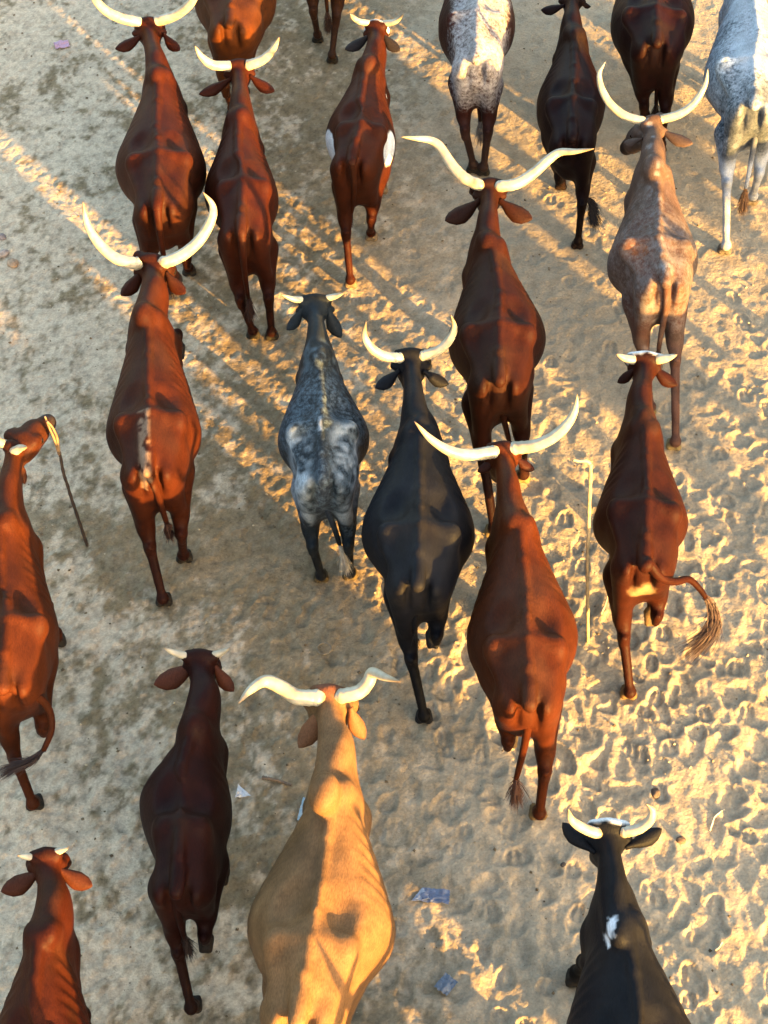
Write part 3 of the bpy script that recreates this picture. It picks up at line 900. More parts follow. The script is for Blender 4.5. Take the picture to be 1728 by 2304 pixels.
COWS = []
def cow(**k): COWS.append(k)

cow(id='A', seed=1, H=1.25, base=MAHOG, dark=MAHOG_D, label='dark red cow with wide upswept white horns, nearest the top left corner', 
    tail=(1, 650, 815), withers=(1, 645, 300), poll=(1, 615, 88), neck=(1, 645, 230, 96),
    sec=dict(hook=(1, 658, 655, 262), barrel=(1, 666, 690, 368), shoulder=(1, 674, 440, 190)),
    hornL=(1, [(574, 92), (500, 75), (440, 45), (400, 5), (380, -30), (372, -70)], 42, .45), hornR=(1, [(655, 88), (715, 68), (765, 38), (800, 0), (815, -40), (820, -75)], 42, .45),
    earL=(1, 575, 150, 476, 190), earR=(1, 690, 150, 744, 196), hindR=(1, 785, 1130), hindL=(1, 660, 1250))
cow(id='B', seed=2, H=1.20, base=MAHOG, dark=MAHOG_D, label='lean dark red cow with short curved horns walking just behind the orange-rumped cow', hump=.04, ribs=.006, bone=1.6,
    tail=(1, 1000, 925), withers=(1, 995, 460), poll=(1, 990, 262), neck=(1, 995, 400, 96),
    sec=dict(hook=(1, 1010, 770, 216), barrel=(1, 997, 800, 298), shoulder=(1, 1000, 610, 180)),
    hornL=(1, [(940, 274), (880, 268), (835, 235), (808, 190)], 42, .22), hornR=(1, [(1038, 268), (1090, 247), (1132, 205), (1158, 155)], 42, .25),
    earL=(1, 945, 330, 824, 378), earR=(1, 1050, 320, 1138, 366), hindL=(3, 1050, 285), hindR=(3, 1128, 290))
cow(id='C', seed=3, H=1.28, base=(0.20, 0.044, 0.014), dark=MAHOG_D, label='big red cow with thick crescent white horns and a scabby pale tail root', hump=.075, headdark=.15,
    tail=(3, 612, 800), withers=(3, 592, 190), poll=(1, 625, 1072), neck=(3, 640, 70, 112), zp=1.22,
    sec=dict(hook=(3, 622, 632, 285), barrel=(3, 637, 690, 389), shoulder=(3, 632, 350, 228)),
    hornL=(1, [(558, 1092), (480, 1070), (410, 1010), (362, 930), (343, 835)], 50, .4), hornR=(1, [(686, 1088), (760, 1055), (832, 990), (878, 905), (880, 850), (842, 797)], 50, .4),
    earL=(1, 580, 1130, 500, 1212), earR=(1, 700, 1140, 766, 1205), hindL=(5, 680, 470), hindR=(5, 765, 290), frontR=(3, 738, 295, .22), face=(.28, .45, -.85),
    tailpath=[(3, 625, 865, 1.16), (3, 650, 930, 1.0), (3, 668, 990, .85), (3, 690, 1060, .6)],
    patches=[((.16, .10, .065), lambda V, I, f1, f2: smooth(.05, .02, np.abs(V[:, 0] - I['tl'][0] + .02)) * smooth(.42, .58, f2 + .1) * (V[:, 1] < I['yH'] + .02) * (V[:, 2] > I['H'] * .8))])
cow(id='D', seed=4, H=1.22, base=(0.36, 0.10, 0.022), dark=RED_D, label='orange-red cow at the top edge, only rump and hind legs in view', cat='cow',
    tail=(1, 952, 70), withers=(1, 985, -400), poll=(1, 990, -560),
    sec=dict(hook=(1, 965, -45, 240), barrel=(1, 975, -20, 335), shoulder=(1, 980, -260, 200)),
    hindL=(1, 965, 470), hindR=(1, 1012, 380), tailpath=[(1, 938, 110, 1.1), (1, 935, 170, .9), (1, 938, 300, .5)],
    hornL=(1, [(945, -560), (890, -580), (860, -640)], 38, .3), hornR=(1, [(1030, -560), (1085, -580), (1115, -640)], 38, .3), lowdark=.2)
cow(id='E', seed=5, H=1.20, base=(0.26, 0.09, 0.035), dark=(.06, .03, .02), label='brown cow mostly above the top edge, two lower legs in view',
    tail=(1, 1345, -250), withers=(1, 1365, -660), poll=(1, 1370, -800),
    sec=dict(hook=(1, 1345, -340, 200), barrel=(1, 1350, -320, 270), shoulder=(1, 1360, -540, 180)),
    hindL=(1, 1318, 165), hindR=(1, 1378, 250), lowdark=.9)
cow(id='F', seed=6, H=1.17, base=(0.20, 0.044, 0.014), dark=MAHOG_D, label='small red cow with white patches on both flanks and a white horn band', hump=.06, headw=.085, headdark=0,
    tail=(1, 1462, 635), withers=(1, 1528, 255), poll=(1, 1560, 98), neck=(1, 1562, 180, 86), zp=1.16,
    sec=dict(hook=(1, 1500, 535, 200), barrel=(1, 1494, 570, 288), shoulder=(1, 1525, 390, 168)),
    hornL=(1, [(1530, 97), (1488, 88), (1462, 70), (1450, 55)], 26, .15), hornR=(1, [(1595, 97), (1632, 92), (1655, 78), (1673, 58)], 26, .15),
    hornc=(.75, .72, .62), tipc=(.05, .05, .06), tipat=.6,
    earL=(1, 1520, 150, 1430, 192), earR=(1, 1600, 150, 1658, 198), earc=tuple(.6 * q for q in (.03, .022, .02)), hindL=(1, 1455, 1180), hindR=(1, 1540, 985), hoofc=(.4, .3, .2), lowdark=.35,
    tailpath=[(1, 1462, 680, 1.1), (1, 1468, 760, .9), (1, 1462, 850, .62), (1, 1452, 900, .5)], tuft=True, tuftr=.02, tuftpath=[(1, 1450, 925, .42), (1, 1448, 940, .38)],
    patches=[(WHITE, near(.84, .33, .77, .165, .55)), (WHITE, near(-1.0, .40, .70, .155, .3)), (WHITE, poll_cap), (WHITE, near(.75, .98, .72, .07, .5))])
cow(id='G', seed=7, H=1.25, base=(0.17, 0.045, 0.03), dark=(.07, .05, .04), label='roan cow with whitish speckled back at the top edge',
    tail=(2, 450, 215), withers=(2, 470, -330), poll=(2, 480, -500),
    sec=dict(hook=(2, 450, 70, 232), barrel=(2, 452, 95, 311), shoulder=(2, 462, -170, 200)),
    hindL=(2, 435, 705), hindR=(2, 478, 715), tailpath=[(2, 450, 250, 1.12), (2, 455, 320, .95), (2, 458, 400, .7), (2, 465, 500, .45)], lowdark=.5,
    roan=((0.26, 0.24, 0.235), .70, lambda V, I: smooth(.27, .18, np.abs(V[:, 0] - .02)) * smooth(.6, .8, V[:, 2])), tuftc=(.5, .42, .36),
    hornL=(2, [(440, -500), (380, -520), (350, -580)], 38, .3), hornR=(2, [(520, -500), (580, -520), (610, -580)], 38, .3))
cow(id='H', seed=8, H=1.12, base=(0.045, 0.014, 0.011), dark=(.014, .007, .006), label='small very dark brown cow behind the roan one, tail flicking at its hock', hump=.04, headw=.085,
    tail=(2, 850, 545), withers=(2, 852, 130), poll=(2, 850, -35), neck=(2, 845, 70, 88), zp=1.1,
    sec=dict(hook=(2, 845, 430, 205), barrel=(2, 843, 420, 277), shoulder=(2, 847, 250, 150)),
    earL=(2, 800, 22, 718, 28), earR=(2, 890, 5, 925, 15), hindL=(2, 800, 775), hindR=(2, 868, 1020), hoofc=(.05, .03, .025),
    hornL=(2, [(820, -45), (780, -60), (760, -100)], 26, .15), hornR=(2, [(880, -45), (920, -60), (940, -100)], 26, .15),
    tailpath=[(2, 855, 600, .95), (2, 870, 690, .75), (2, 895, 780, .55), (2, 905, 820, .45)], tuftpath=[(2, 930, 850, .38), (2, 935, 900, .30), (2, 945, 940, .25)], tuftr=.05)
cow(id='I', seed=9, H=1.24, base=(.075, .018, .011), dark=DKRED_D, label='dark maroon cow at the top edge directly ahead of the dusty brown longhorn',
    tail=(2, 1200, 145), withers=(2, 1180, -400), poll=(2, 1180, -560),
    sec=dict(hook=(2, 1190, 55, 255), barrel=(2, 1182, 80, 337), shoulder=(2, 1180, -190, 215)),
    hindL=(2, 1172, 560), hindR=(2, 1212, 620), tailpath=[(2, 1203, 190, 1.1), (2, 1207, 260, .9), (2, 1200, 340, .7), (2, 1195, 430, .45)],
    hornL=(2, [(1140, -560), (1080, -580), (1050, -640)], 38, .3), hornR=(2, [(1220, -560), (1280, -580), (1310, -640)], 38, .3))
cow(id='J', seed=10, H=1.25, kc=.52, base=(0.55, 0.60, 0.66), dark=(.30, .27, .25), label='pale grey-white speckled cow cut by the right edge at the top', lowdark=.25,
    tail=(2, 1605, 400), withers=(2, 1560, -90), poll=(2, 1545, -250), neck=(2, 1550, -140, 100),
    sec=dict(hook=(2, 1595, 265, 285), barrel=(2, 1588, 300, 372), shoulder=(2, 1565, 60, 190)),
    hindL=(2, 1478, 1040), hindR=(2, 1590, 835), hoofc=(.3, .25, .2),
    tailpath=[(2, 1610, 450, 1.1), (2, 1610, 540, .9), (2, 1590, 660, .65), (2, 1568, 780, .42)], tuftc=(.45, .2, .06), tuftpath=[(2, 1558, 830, .33), (2, 1550, 885, .25)],
    roan=((0.022, 0.03, 0.038), .55, lambda V, I: (smooth(.12, .30, np.abs(V[:, 0] - .02)) * .7 + smooth(I['yH'], I['yT'], V[:, 1]) * .5 + .12) * smooth(.55, .75, V[:, 2])),
    patches=[((.02, .022, .025), lambda V, I, f1, f2: smooth(.40, .60, f1) * smooth(I['yH'] - .05, I['yT'] - .05, V[:, 1]) * smooth(.55, .7, V[:, 2]) * .8)],
    hornL=(2, [(1505, -250), (1440, -270), (1410, -330)], 38, .3), hornR=(2, [(1585, -250), (1640, -270), (1670, -330)], 38, .3))
cow(id='K', seed=11, H=1.30, base=(.125, .030, .012), dark=DKRED_D, label='dark red cow with very wide long wavy horns, in the centre right', hump=.05, ribs=.007, headw=.11,
    tail=(4, 545, 430), withers=(2, 492, 985), poll=(2, 505, 758), neck=(2, 500, 900, 100), zp=1.27,
    sec=dict(hook=(4, 540, 262, 300), barrel=(4, 537, 292, 397), shoulder=(2, 504, 1150, 208)),
    hornL=(2, [(455, 765), (400, 738), (352, 690), (315, 635), (288, 598), (255, 580), (200, 574), (138, 568)], 46, .25),
    hornR=(2, [(555, 772), (620, 760), (690, 715), (745, 665), (795, 632), (860, 628), (937, 617)], 46, .25),
    earL=(2, 450, 835, 320, 902), earR=(2, 560, 835, 682, 896), earw=1.25, hindL=(4, 518, 1105), hindR=(4, 640, 880), hoofc=(.45, .32, .15),
    tailpath=[(4, 545, 480, 1.15), (4, 550, 560, .95), (4, 565, 640, .75), (4, 585, 720, .5)])
cow(id='L', seed=12, H=1.24, base=(0.21, 0.13, 0.10), kc=.32, dark=(.10, .055, .04), roan=((.12, .098, .09), .42, lambda V, I: smooth(.6, .8, V[:, 2]) * smooth(I['yS'] + .1, I['yB'], V[:, 1]) * .8), label='dusty greyish-brown cow with thin mottled crescent horns turning its head left', hump=.09, lowdark=-.2, bone=1.4,
    tail=(4, 1236, 20), withers=(2, 1184, 690), poll=(2, 1180, 496), neck=(2, 1190, 600, 112), zp=1.14,
    sec=dict(hook=(2, 1195, 1035, 290), barrel=(2, 1182, 1085, 370), shoulder=(2, 1182, 840, 208)),
    hornL=(2, [(1130, 500), (1062, 478), (1003, 428), (968, 365), (960, 305), (985, 255)], 36, .35), hornR=(2, [(1225, 493), (1292, 473), (1352, 428), (1397, 355), (1410, 285)], 36, .35),
    hornc=(.52, .50, .45), tipc=(.3, .28, .22), face=(-.32, .35, -.88),
    earL=(2, 1120, 575, 1062, 578), earR=(2, 1232, 545, 1350, 582, .02), hindL=(4, 1165, 600), hindR=(4, 1268, 745), hoofc=(.55, .42, .2),
    tailpath=[(4, 1240, 80, 1.12), (4, 1238, 160, .95), (4, 1225, 230, .75), (4, 1212, 300, .6), (4, 1205, 350, .45)], headdark=.0,
    patches=[((.16, .06, .02), near(-.45, .2, .95, .07, .5)), ((.18, .17, .17), lambda V, I, f1, f2: smooth(.60, .70, f2) * smooth(.10, .0, np.abs(V[:, 0])) * .6 + smooth(.57, .62, f2) * smooth(I['yH'] + .1, I['yT'], V[:, 1]) * smooth(.7, .9, V[:, 2]) * .5),  # grey flecks paint wet shine into the coat along spine and rump
             ((.07, .028, .018), lambda V, I, f1, f2: smooth(.47, .62, f1) * smooth(I['yS'] - .1, I['yB'], V[:, 1]) * .6)])
cow(id='M', seed=13, H=1.18, kc=.25, base=(0.050, 0.068, 0.082), dark=(.015, .017, .02), name='short_horned_cow', label='blue-grey cow with a frosted white rump and short horns', hump=.05, headw=.092, headdark=.8,
    tail=(3, 1338, 850), withers=(3, 1322, 365), poll=(3, 1305, 132), neck=(3, 1315, 290, 88), zp=1.15,
    sec=dict(hook=(3, 1335, 672, 285), barrel=(3, 1343, 705, 377), shoulder=(3, 1325, 480, 190)),
    hornL=(3, [(1250, 138), (1212, 133), (1165, 115)], 30, .08), hornR=(3, [(1358, 132), (1392, 122), (1426, 110)], 30, .08), hornc=(.55, .52, .45),
    earL=(3, 1240, 190, 1188, 250, -.08), earR=(3, 1370, 190, 1415, 282, -.12), hindL=(5, 1332, 372), hindR=(5, 1452, 362), hoofc=(.2, .15, .08),
    tailpath=[(3, 1335, 900, 1.0), (3, 1352, 990, .8), (3, 1385, 1080, .6), (3, 1408, 1150, .42)], tuftc=(.9, .82, .66), tuftpath=[(3, 1425, 1210, .32), (3, 1436, 1265, .22)],
    roan=((0.08, 0.105, 0.125), .28, lambda V, I: smooth(.45, .7, V[:, 2]) * smooth(I['yS'], I['yB'], V[:, 1])),
    patches=[((.24, .27, .29), lambda V, I, f1, f2: smooth(I['yH'] + .10, I['yH'] - .06, V[:, 1] + .25 * (f1 - .5)) * smooth(.5, .72, V[:, 2] + .3 * (f1 - .5)) * smooth(.02, .13, np.abs(V[:, 0] - I['tl'][0])) * smooth(.42, .60, .6 * f1 + .4 * f2) * .95),
             ((.06, .08, .095), lambda V, I, f1, f2: smooth(.16, .05, np.abs(V[:, 1] - I['yS'] + .02)) * smooth(.85, 1.0, V[:, 2]) * smooth(.40, .60, .5 * f1 + .5 * f2) * .8),
             ((.32, .34, .36), lambda V, I, f1, f2: smooth(.016, .008, np.abs(V[:, 0] - I['hk'][0] + .01)) * smooth(.07, .05, np.abs(V[:, 1] - I['yH'] + .02)) * .7 * (V[:, 2] > I['H'] * .9)),
             ((.02, .024, .03), lambda V, I, f1, f2: smooth(.07, .03, np.abs(V[:, 0] - I['tl'][0])) * smooth(I['yH'] - .15, I['yT'], V[:, 1]) * (V[:, 2] > .6))])
cow(id='N', face=(0, .32, -.94), seed=14, H=1.27, kc=.42, base=(.016, .016, .020), dark=BLACK_D, label='round-bellied black cow with curved dark-tipped white horns', hump=.04, headw=.11, boxy=.25,
    tail=(6, 208, 350), withers=(4, 212, 640), poll=(4, 180, 358), neck=(4, 188, 560, 104), zp=1.2,
    sec=dict(hook=(4, 212, 1095, 325), barrel=(4, 208, 1095, 463), shoulder=(4, 212, 820, 250)),
    hornL=(4, [(123, 378), (62, 368), (12, 335), (-15, 285), (-8, 225)], 42, .32), hornR=(4, [(235, 368), (290, 348), (338, 303), (358, 252), (342, 197)], 42, .32), tipc=(.10, .07, .05), tipat=.72,
    earL=(4, 112, 440, 30, 490, -.05), earR=(4, 250, 440, 335, 475, -.05), hindL=(6, 232, 955), hindR=(6, 270, 590, .2), hoofc=(.04, .04, .045),
    tailpath=[(6, 205, 400, 1.15), (6, 202, 450, 1.0), (6, 196, 520, .85), (6, 190, 590, .65)], tuftr=.03)
cow(id='O', seed=15, H=1.23, base=(.135, .032, .014), dark=DKRED_D, name='short_horned_cow', label='dark red cow with a white poll and short horns, swinging its tail to the right', hump=.04, headw=.1,
    tail=(6, 1150, 275), withers=(4, 1140, 600), poll=(4, 1152, 372), neck=(4, 1130, 520, 108), zp=1.18,
    sec=dict(hook=(4, 1150, 1000, 290), barrel=(4, 1131, 1065, 388), shoulder=(4, 1128, 790, 218)),
    hornL=(4, [(1088, 385), (1062, 378), (1030, 362)], 38, .06), hornR=(4, [(1212, 385), (1245, 378), (1282, 365)], 38, .06), hornc=(.75, .66, .45),
    earL=(4, 1092, 430, 1036, 468, -.06), earR=(4, 1200, 425, 1285, 480, -.05), hindL=(6, 1080, 855), hindR=(6, 1175, 500, .25), hoofc=(.35, .22, .1), lowdark=.2,
    tailpath=[(6, 1165, 310, 1.18), (6, 1210, 365, 1.08), (6, 1270, 385, .98), (6, 1330, 375, .9), (6, 1375, 415, .8), (6, 1400, 450, .72)], tuftc=(.10, .045, .03), tuftr=.055,
    tuftpath=[(6, 1430, 500, .64), (6, 1435, 570, .55), (6, 1385, 640, .48), (6, 1315, 695, .42)],
    patches=[(WHITE, poll_cap), ((.22, .14, .07), lambda V, I, f1, f2: smooth(.10, .05, np.hypot(V[:, 0] - I['tl'][0] - .02, V[:, 2] - I['H'] * .72) + .06 * (f2 - .5)) * (V[:, 1] < I['yT'] + .1) * .8)])
cow(id='P', face=(0, .32, -.94), seed=16, H=1.27, base=(.26, .058, .015), dark=RED_D, label='broad orange-red cow with huge white horns spread low, tail hanging to the left', hump=.03, headw=.10, boxy=.1,
    tail=(6, 668, 840), withers=(6, 600, 120), poll=(4, 562, 745), neck=(4, 588, 905, 98), zp=1.22,
    sec=dict(hook=(6, 655, 645, 330), barrel=(6, 640, 600, 452), shoulder=(6, 615, 275, 232)),
    hornL=(4, [(510, 770), (430, 780), (345, 766), (262, 716), (192, 642)], 52, .3), hornR=(4, [(614, 752), (690, 742), (770, 705), (830, 648), (860, 590), (868, 528)], 52, .4),
    earL=(4, 510, 805, 455, 838, -.03), earR=(4, 630, 800, 692, 830, -.03), earc=tuple(.6 * q for q in (.05, .014, .008)), hindR=(8, 705, 425), hindL=(6, 590, 1000, .16), hoofc=(.45, .28, .12), lowdark=.12,
    tailpath=[(6, 672, 900, 1.12), (6, 665, 970, .95), (6, 650, 1060, .72), (6, 628, 1150, .5), (6, 615, 1200, .4)], tuftc=(.16, .05, .02), tuftpath=[(6, 612, 1250, .3), (6, 612, 1310, .18)], tuftr=.035)
cow(id='Q', seed=17, H=1.25, base=(.26, .060, .016), dark=RED_D, label='orange-red cow at the left edge with its head turned sideways and tail curling', hump=.03,
    tail=(5, 5, 775), withers=(3, 10, 1040), poll=(3, 48, 742), neck=(3, 30, 900, 104), zp=1.18, face=(.45, .77, -.43),
    sec=dict(hook=(5, 40, 565, 290), barrel=(5, 40, 560, 378), shoulder=(3, 30, 1190, 262)),
    hornR=(3, [(62, 765), (85, 752), (112, 748)], 40, .10), hornL=(3, [(15, 735), (-15, 722), (-40, 715)], 40, .12),
    earR=(3, 72, 805, 100, 888, -.10), hindL=(7, 145, 385), hindR=(5, 185, 990, .03), frontR=(5, 240, 640),
    tailpath=[(5, 30, 815, 1.15), (5, 90, 845, 1.05), (5, 160, 865, .95), (5, 205, 920, .85), (5, 214, 1000, .75), (5, 180, 1085, .65)], tuftpath=[(5, 130, 1130, .6), (5, 60, 1155, .55), (5, 0, 1185, .5)], tuftc=(.06, .02, .012), lowdark=.3)
cow(id='R', face=(0, .16, -.98), seed=18, H=1.18, base=(.085, .020, .012), dark=DKRED_D, name='short_horned_cow', label='dark brown cow with short straight white horns, walking left of the tan one', hump=.045, headw=.092, earw=1.25, headdark=0,
    tail=(7, 735, 690), withers=(5, 800, 960), poll=(5, 830, 688), neck=(5, 858, 850, 96), zp=1.13,
    sec=dict(hook=(7, 752, 470, 215), barrel=(7, 769, 365, 377), shoulder=(5, 822, 1110, 215)),
    hornL=(5, [(770, 692), (725, 680), (680, 660)], 34, .06), hornR=(5, [(885, 690), (920, 678), (956, 658)], 34, .06), hornc=(.75, .66, .48),
    earL=(5, 790, 735, 636, 800), earR=(5, 905, 750, 968, 828, -.06), earc=tuple(.6 * q for q in (.10, .028, .013)), hindL=(7, 800, 1225), hindR=(7, 855, 920, .15), frontR=(7, 925, 600, .12), hoofc=(.05, .04, .035),
    tailpath=[(7, 733, 740, 1.05), (7, 733, 800, .9), (7, 745, 860, .75), (7, 765, 930, .55)])
cow(id='S', face=(0, .16, -.98), seed=19, H=1.38, base=TAN, dark=TAN_D, kc=.26, name='humped_bull', cat='bull', label='big tan humped bull with thick wavy cream horns', hump=.095, humpz=.035, headw=.125, boxy=.1, ribs=.005, headdark=.1, leg=1.15,
    tail=(7, 1238, 1215), withers=(7, 1345, 345), poll=(5, 1365, 838), neck=(5, 1405, 1070, 138), zp=1.28,
    sec=dict(hook=(7, 1290, 955, 372), barrel=(7, 1338, 870, 605), shoulder=(7, 1385, 450, 285)),
    hornL=(5, [(1308, 866), (1230, 862), (1165, 822), (1100, 797), (1040, 832), (988, 890)], 66, .15), hornR=(5, [(1422, 858), (1488, 842), (1528, 800), (1545, 762), (1595, 780), (1662, 800)], 60, .3),
    hornc=(.78, .68, .48), earL=(5, 1315, 930, 1238, 1062, -.12), earR=(5, 1465, 930, 1512, 1028, -.12), earw=1.15, earc=tuple(.6 * q for q in (.24, .10, .045)), hindL=(7, 1215, 1620), hindR=(7, 1330, 1500, .0),
    tailpath=[(7, 1240, 1260, 1.25), (7, 1240, 1330, 1.05), (7, 1240, 1450, .7)],
    patches=[((.10, .035, .02), lambda V, I, f1, f2: smooth(.085, .05, np.linalg.norm(V - I['po'], axis=1) + .04 * (f2 - .5)) * .7)])
cow(id='T', face=(0, .16, -.98), seed=20, H=1.22, base=MAHOG, dark=MAHOG_D, name='short_horned_cow', label='red cow with tiny horn stubs and big ears in the bottom left corner', hump=.04, headw=.095, earw=1.35, ribs=.007, headdark=.05,
    tail=(7, 170, 1720), withers=(7, 205, 905), poll=(7, 185, 585), neck=(7, 228, 770, 92), zp=1.15,
    sec=dict(hook=(7, 170, 1520, 320), barrel=(7, 170, 1400, 425), shoulder=(7, 200, 1030, 215)),
    hornL=(7, [(135, 598), (105, 596), (72, 592)], 34, .04), hornR=(7, [(228, 580), (258, 568), (287, 555)], 34, .06), hornc=(.72, .62, .40),
    earL=(7, 140, 668, 0, 730, -.03), earR=(7, 262, 655, 380, 708, -.03), earc=tuple(.6 * q for q in (.08, .022, .010)))
cow(id='U', face=(0, .16, -.98), seed=21, H=1.30, kc=.42, base=(.014, .014, .017), dark=BLACK_D, label='black cow in the bottom right corner with a white poll and upcurved grey horns', hump=.05, headw=.100,
    tail=(8, 1110, 1750), withers=(8, 1040, 905), poll=(8, 1000, 466), neck=(8, 1022, 720, 128), zp=1.3,
    sec=dict(hook=(8, 1105, 1520, 400), barrel=(8, 1095, 1420, 590), shoulder=(8, 1042, 985, 285)),
    hornL=(8, [(942, 497), (882, 472), (842, 440), (830, 396)], 46, .22), hornR=(8, [(1072, 493), (1130, 477), (1172, 440), (1178, 402), (1153, 376)], 46, .22), hornc=(.50, .42, .30), tipc=(.14, .10, .07), tipat=.75,
    earL=(8, 925, 560, 808, 443, .04), earR=(8, 1090, 545, 1222, 468, .04), earw=.8,
    patches=[(WHITE, poll_cap), ((.42, .44, .47), lambda V, I, f1, f2: smooth(.030, .02, np.hypot(V[:, 0] - I['wi'][0] + .035, (V[:, 1] - I['wi'][1] - .03) * .5) + .05 * (f2 - .5)) * (V[:, 2] > I['H'] * .9))])

ROOTS = {}
import time
_t = time.time()
for sp in COWS:
    ROOTS[sp['id']] = build_cow(sp)
print('cattle built in %.1f s' % (time.time() - _t))

# ------------------------------------------------------------------ sticks, stones and litter
def scrap(name, label, cat, px, py, w, d, rz, colr, seed, tri=False, rough=.6, crum=.35, group=None):
    p = W(px, py, 0.01); R = np.random.RandomState(seed)
    n = 13; V = []
    zb = fbm2(np.repeat(np.linspace(0, 2.5, n), n) + seed, np.tile(np.linspace(0, 2.5, n), n), seed, 3).reshape(n, n)
    for i in range(n):
        for j in range(n):
            u = i / (n - 1) - .5; v = j / (n - 1) - .5
            if tri: v = v * (u + .55) * 1.2
            e = 1 + .25 * (zb[(i * 3) % n, (j * 5) % n] - .5)
            V.append((u * w * e, v * d * e, .012 + crum * min(w, d) * abs(zb[i, j] - .5) * 2))
    V = np.array(V); N = len(V)
    V2 = V.copy(); V2[:, 2] -= .002
    VV = np.vstack([V, V2]); Q = []
    for i in range(n - 1):
        for j in range(n - 1):
            k = i * n + j
            Q.append((k, k + n, k + n + 1, k + 1)); Q.append((N + k, N + k + 1, N + k + n + 1, N + k + n))
    rimi = [i * n for i in range(n)] + [(n - 1) * n + j for j in range(1, n)] + [i * n + n - 1 for i in range(n - 2, -1, -1)] + [j for j in range(n - 2, 0, -1)]
    for a, b in zip(rimi, rimi[1:] + rimi[:1]): Q.append((b, a, N + a, N + b))
    o = link(name, mesh_from(name, VV, Q, mat_plain(name + '_surface', colr, rough, .12, 60, .2), smooth_shade=False), loc=(p[0], p[1], gz(p[0], p[1]) + .004), rot=(0, 0, rz))
    return tag(o, label, cat, group)
def stone(name, label, cat, px, py, r, colr, seed, group=None, flat=.6):
    p = W(px, py, 0.02)
    V, Q, T = sphere(np.zeros(3), 1.0, 14)
    k = .72 + .56 * fbm3(V * 1.3 + 5 + seed, seed, 3)
    V = V * k[:, None] * np.array([r, r * .82, r * flat])
    o = link(name, mesh_from(name, V, Q, mat_plain(name + '_surface', colr, .85, .3, 40, .6), tris=T), loc=(p[0], p[1], gz(p[0], p[1]) + r * flat * .35), rot=(0, 0, seed))
    return tag(o, label, cat, group)
def stick(name, label, cat, P, R, colr, seed, extra=None, extra_name='fork', extra_col=None):
    P = np.array(P, float); base = P[0].copy()
    C = spline(P - base, 40)
    R_ = np.random.RandomState(seed)
    C = C + np.cumsum(R_.normal(0, .0012, (40, 3)), axis=0) * np.linspace(0, 1, 40)[:, None]
    rr = np.interp(np.linspace(0, 1, 40), [0, 1], R) * (1 + .12 * np.sin(np.arange(40) * 1.7 + seed))
    v, q, t = tube(C, rr, 10)
    o = link(name, mesh_from(name, v, q, mat_plain(name + '_bark', colr, .65, .3, 25, .6), tris=t), loc=tuple(base))
    if extra:
        for E in extra:
            E = np.array(E, float) - base
            v, q, t = tube(spline(E, 16), np.linspace(R[1], R[1] * .6, 16), 10)
            link(extra_name, mesh_from(extra_name, v, q, mat_plain(extra_name + '_wood', extra_col or colr, .6, .25, 25, .5), tris=t), o)
    return tag(o, label, cat)
def up(px, py, z): return W(px, py, z)
stick('walking_staff', 'straight pale staff with a bent handle standing upright between two red cows', 'staff',
      [up(1323, 1445, 0), up(1322, 1340, .47), up(1323, 1240, .9), up(1326, 1140, 1.33), up(1328, 1042, 1.76)], (.011, .012), (.44, .34, .19), 3,
      [[up(1328, 1043, 1.755), up(1318, 1037, 1.78), up(1304, 1038, 1.78), up(1289, 1035, 1.80)]], 'handle', (.44, .34, .19))
stick('herding_stick', 'dark crooked stick with a pale peeled fork, standing beside the left-edge cow', 'stick',
      [up(196, 1227, 0), up(180, 1180, .2), up(160, 1120, .48), up(143, 1070, .7), up(133, 1020, .92)], (.012, .010), (.04, .022, .016), 4,
      [[up(133, 1022, .91), up(123, 990, 1.05), up(112, 965, 1.15), up(101, 937, 1.27)], [up(133, 1020, .92), up(128, 985, 1.07), up(118, 962, 1.17), up(106, 948, 1.24)]], 'peeled_fork', (.24, .15, .08))
def flat_stick(name, label, pts, R, colr, seed):
    P = []
    for (x, y) in pts:
        q = W(x, y, 0.02); P.append((q[0], q[1], gz(q[0], q[1]) + .018))
    return stick(name, label, 'twig', P, R, colr, seed)
flat_stick('twig', 'brown broken stick lying on the sand left of the tan bull', [(590, 1750), (622, 1758), (656, 1771)], (.012, .008), (.22, .14, .08), 5)
flat_stick('twig', 'thin white bent twig lying right of the bottom black cow', [(1598, 1866), (1608, 1838), (1630, 1818)], (.006, .004), (.75, .66, .5), 6)
flat_stick('twig', 'short pale straw twig lying beside the white-poll cow and the staff', [(1353, 1380), (1365, 1350), (1369, 1320)], (.008, .004), (.7, .5, .3), 7)
flat_stick('twig', 'tiny pale twig on the trampled sand near the lower right edge', [(1610, 2136), (1628, 2126)], (.006, .004), (.7, .6, .45), 8)
scrap('cloth_scrap', 'crumpled pink cloth scrap lying near the top left corner', 'litter', 139, 101, .13, .10, .3, (.62, .38, .50), 3)
scrap('paper_scrap', 'small white triangular paper scrap between the dark brown cow and the bull', 'litter', 540, 1788, .075, .09, .8, (.80, .82, .85), 4, True)
scrap('plastic_scrap', 'pale blue plastic strip lying under the left side of the tan bull', 'litter', 684, 1822, .05, .16, -.2, (.42, .55, .62), 5)
scrap('plastic_bag', 'crumpled blue-grey plastic bag with a white corner, right of the bull', 'litter', 980, 2017, .16, .09, -.1, (.20, .24, .36), 6, rough=.3)
scrap('paper_scrap', 'white paper piece lying against the blue-grey plastic bag', 'litter', 943, 2020, .10, .075, .5, (.50, .54, .64), 7, True)
scrap('plastic_scrap', 'dull blue plastic piece half buried near the bottom edge', 'litter', 1003, 2217, .11, .09, .9, (.20, .25, .33), 8)
stone('stone', 'largest orange-brown stone by the left edge, level with the crescent-horned cow', 'stone', 28, 590, .052, (.46, .30, .18), 2, 'stones at the left edge')
stone('stone', 'small grey stone just above the orange-brown ones at the left edge', 'stone', 3, 530, .04, (.30, .24, .22), 3, 'stones at the left edge')
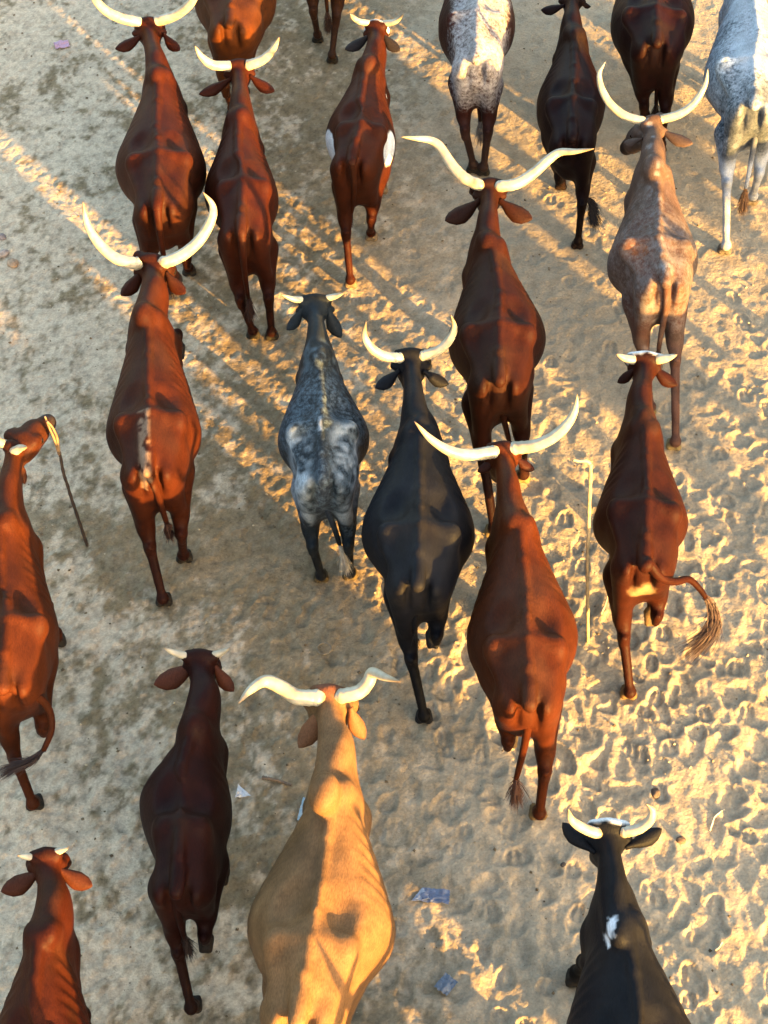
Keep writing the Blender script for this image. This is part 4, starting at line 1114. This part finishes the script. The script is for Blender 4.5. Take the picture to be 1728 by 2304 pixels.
stone('stone', 'pinkish stone touching the left edge below the grey one', 'stone', 8, 568, .045, (.50, .38, .30), 4, 'stones at the left edge')
stone('dung_lump', 'round dark dung lump above the horns of the bottom black cow', 'dung', 1476, 1781, .036, (.10, .07, .05), 5)
stone('dung_lump', 'small brown dung lump right of the bottom black cow', 'dung', 1533, 1888, .030, (.14, .09, .06), 6)
stone('dung_lump', 'tiny dark clod left of the bottom black cow', 'dung', 1267, 1946, .018, (.08, .06, .045), 7)
a_ = np.linspace(0, 2 * math.pi, 41); rp_ = W(729, 1457, 0.02)
rv = np.stack([.045 * np.cos(a_), .045 * np.sin(a_), 0 * a_], 1)
v_, q_, t_ = tube(rv, .0045, 8, cap=False)
tag(link('metal_ring', mesh_from('metal_ring', v_, q_, mat_plain('dull_metal', (.26, .21, .14), .5, .2, 30, .2)), loc=(rp_[0], rp_[1], gz(rp_[0], rp_[1]) + .012)), 'small dull ring lying on the sand above the bull', 'ring')

# unseen cattle added behind and to the right, their long shadows shading the sand
def copy_cow(src, x, y, rz, label):
    o = src.copy(); COL.objects.link(o); o.location = (x, y, 0); o.rotation_euler = (0, 0, rz)
    o['label'] = label
    for ch in src.children:
        c = ch.copy(); COL.objects.link(c); c.parent = o
    return o
SHADE_COWS = [('P', -.75, 1.0, .05, 'unseen red longhorn added behind the tan bull, below the picture'),
        ('K', .3, 1.2, -.05, 'unseen dark longhorn added behind the gap between bull and black cow, below the picture'),
        ('C', 1.3, .9, 0, 'unseen red longhorn with crescent horns added behind the black cow, below the picture'),
        ('N', 2.3, 1.3, .04, 'unseen black longhorn added in the front row below the picture'),
        ('O', 3.25, .8, .0, 'added unseen dark red white-polled cow, rightmost of the front row below the picture'),
        ('A', .8, -1.4, .0, 'added unseen dark red longhorn, leftmost of the second row below the picture'),
        ('R', 1.85, -1.5, .05, 'unseen dark brown short-horned cow added in the second row below the picture'),
        ('P', 2.9, -1.5, -.04, 'added unseen orange-red longhorn, right of centre in the second row below the picture'),
        ('K', 3.9, -1.3, .0, 'added unseen dark longhorn, rightmost of the second row below the picture'),
        ('B', 4.1, 1.1, .0, 'unseen lean dark red cow added well right of the front row below the picture'),
        ('O', 3.75, 8.0, .0, 'unseen dark red white-polled cow added just beyond the right edge'),
        ('A', 4.3, 6.0, .03, 'unseen dark red longhorn added beyond the right edge, nearest of those there'),
        ('R', 5.2, 5.2, .0, 'unseen dark brown short-horned cow added beyond the right edge'),
        ('K', 4.9, 9.9, .05, 'unseen dark wide-horned cow added beyond the right edge, behind the grey-white cow'),
        ('P', 5.9, 7.6, .0, 'unseen red wide-horned cow added farthest beyond the right edge'),
        ('C', 5.7, 11.9, .0, 'unseen red crescent-horned cow added beyond the upper right corner')]
for k_, x_, y_, r_, lab_ in SHADE_COWS:
    copy_cow(ROOTS[k_], x_, y_, r_, lab_)
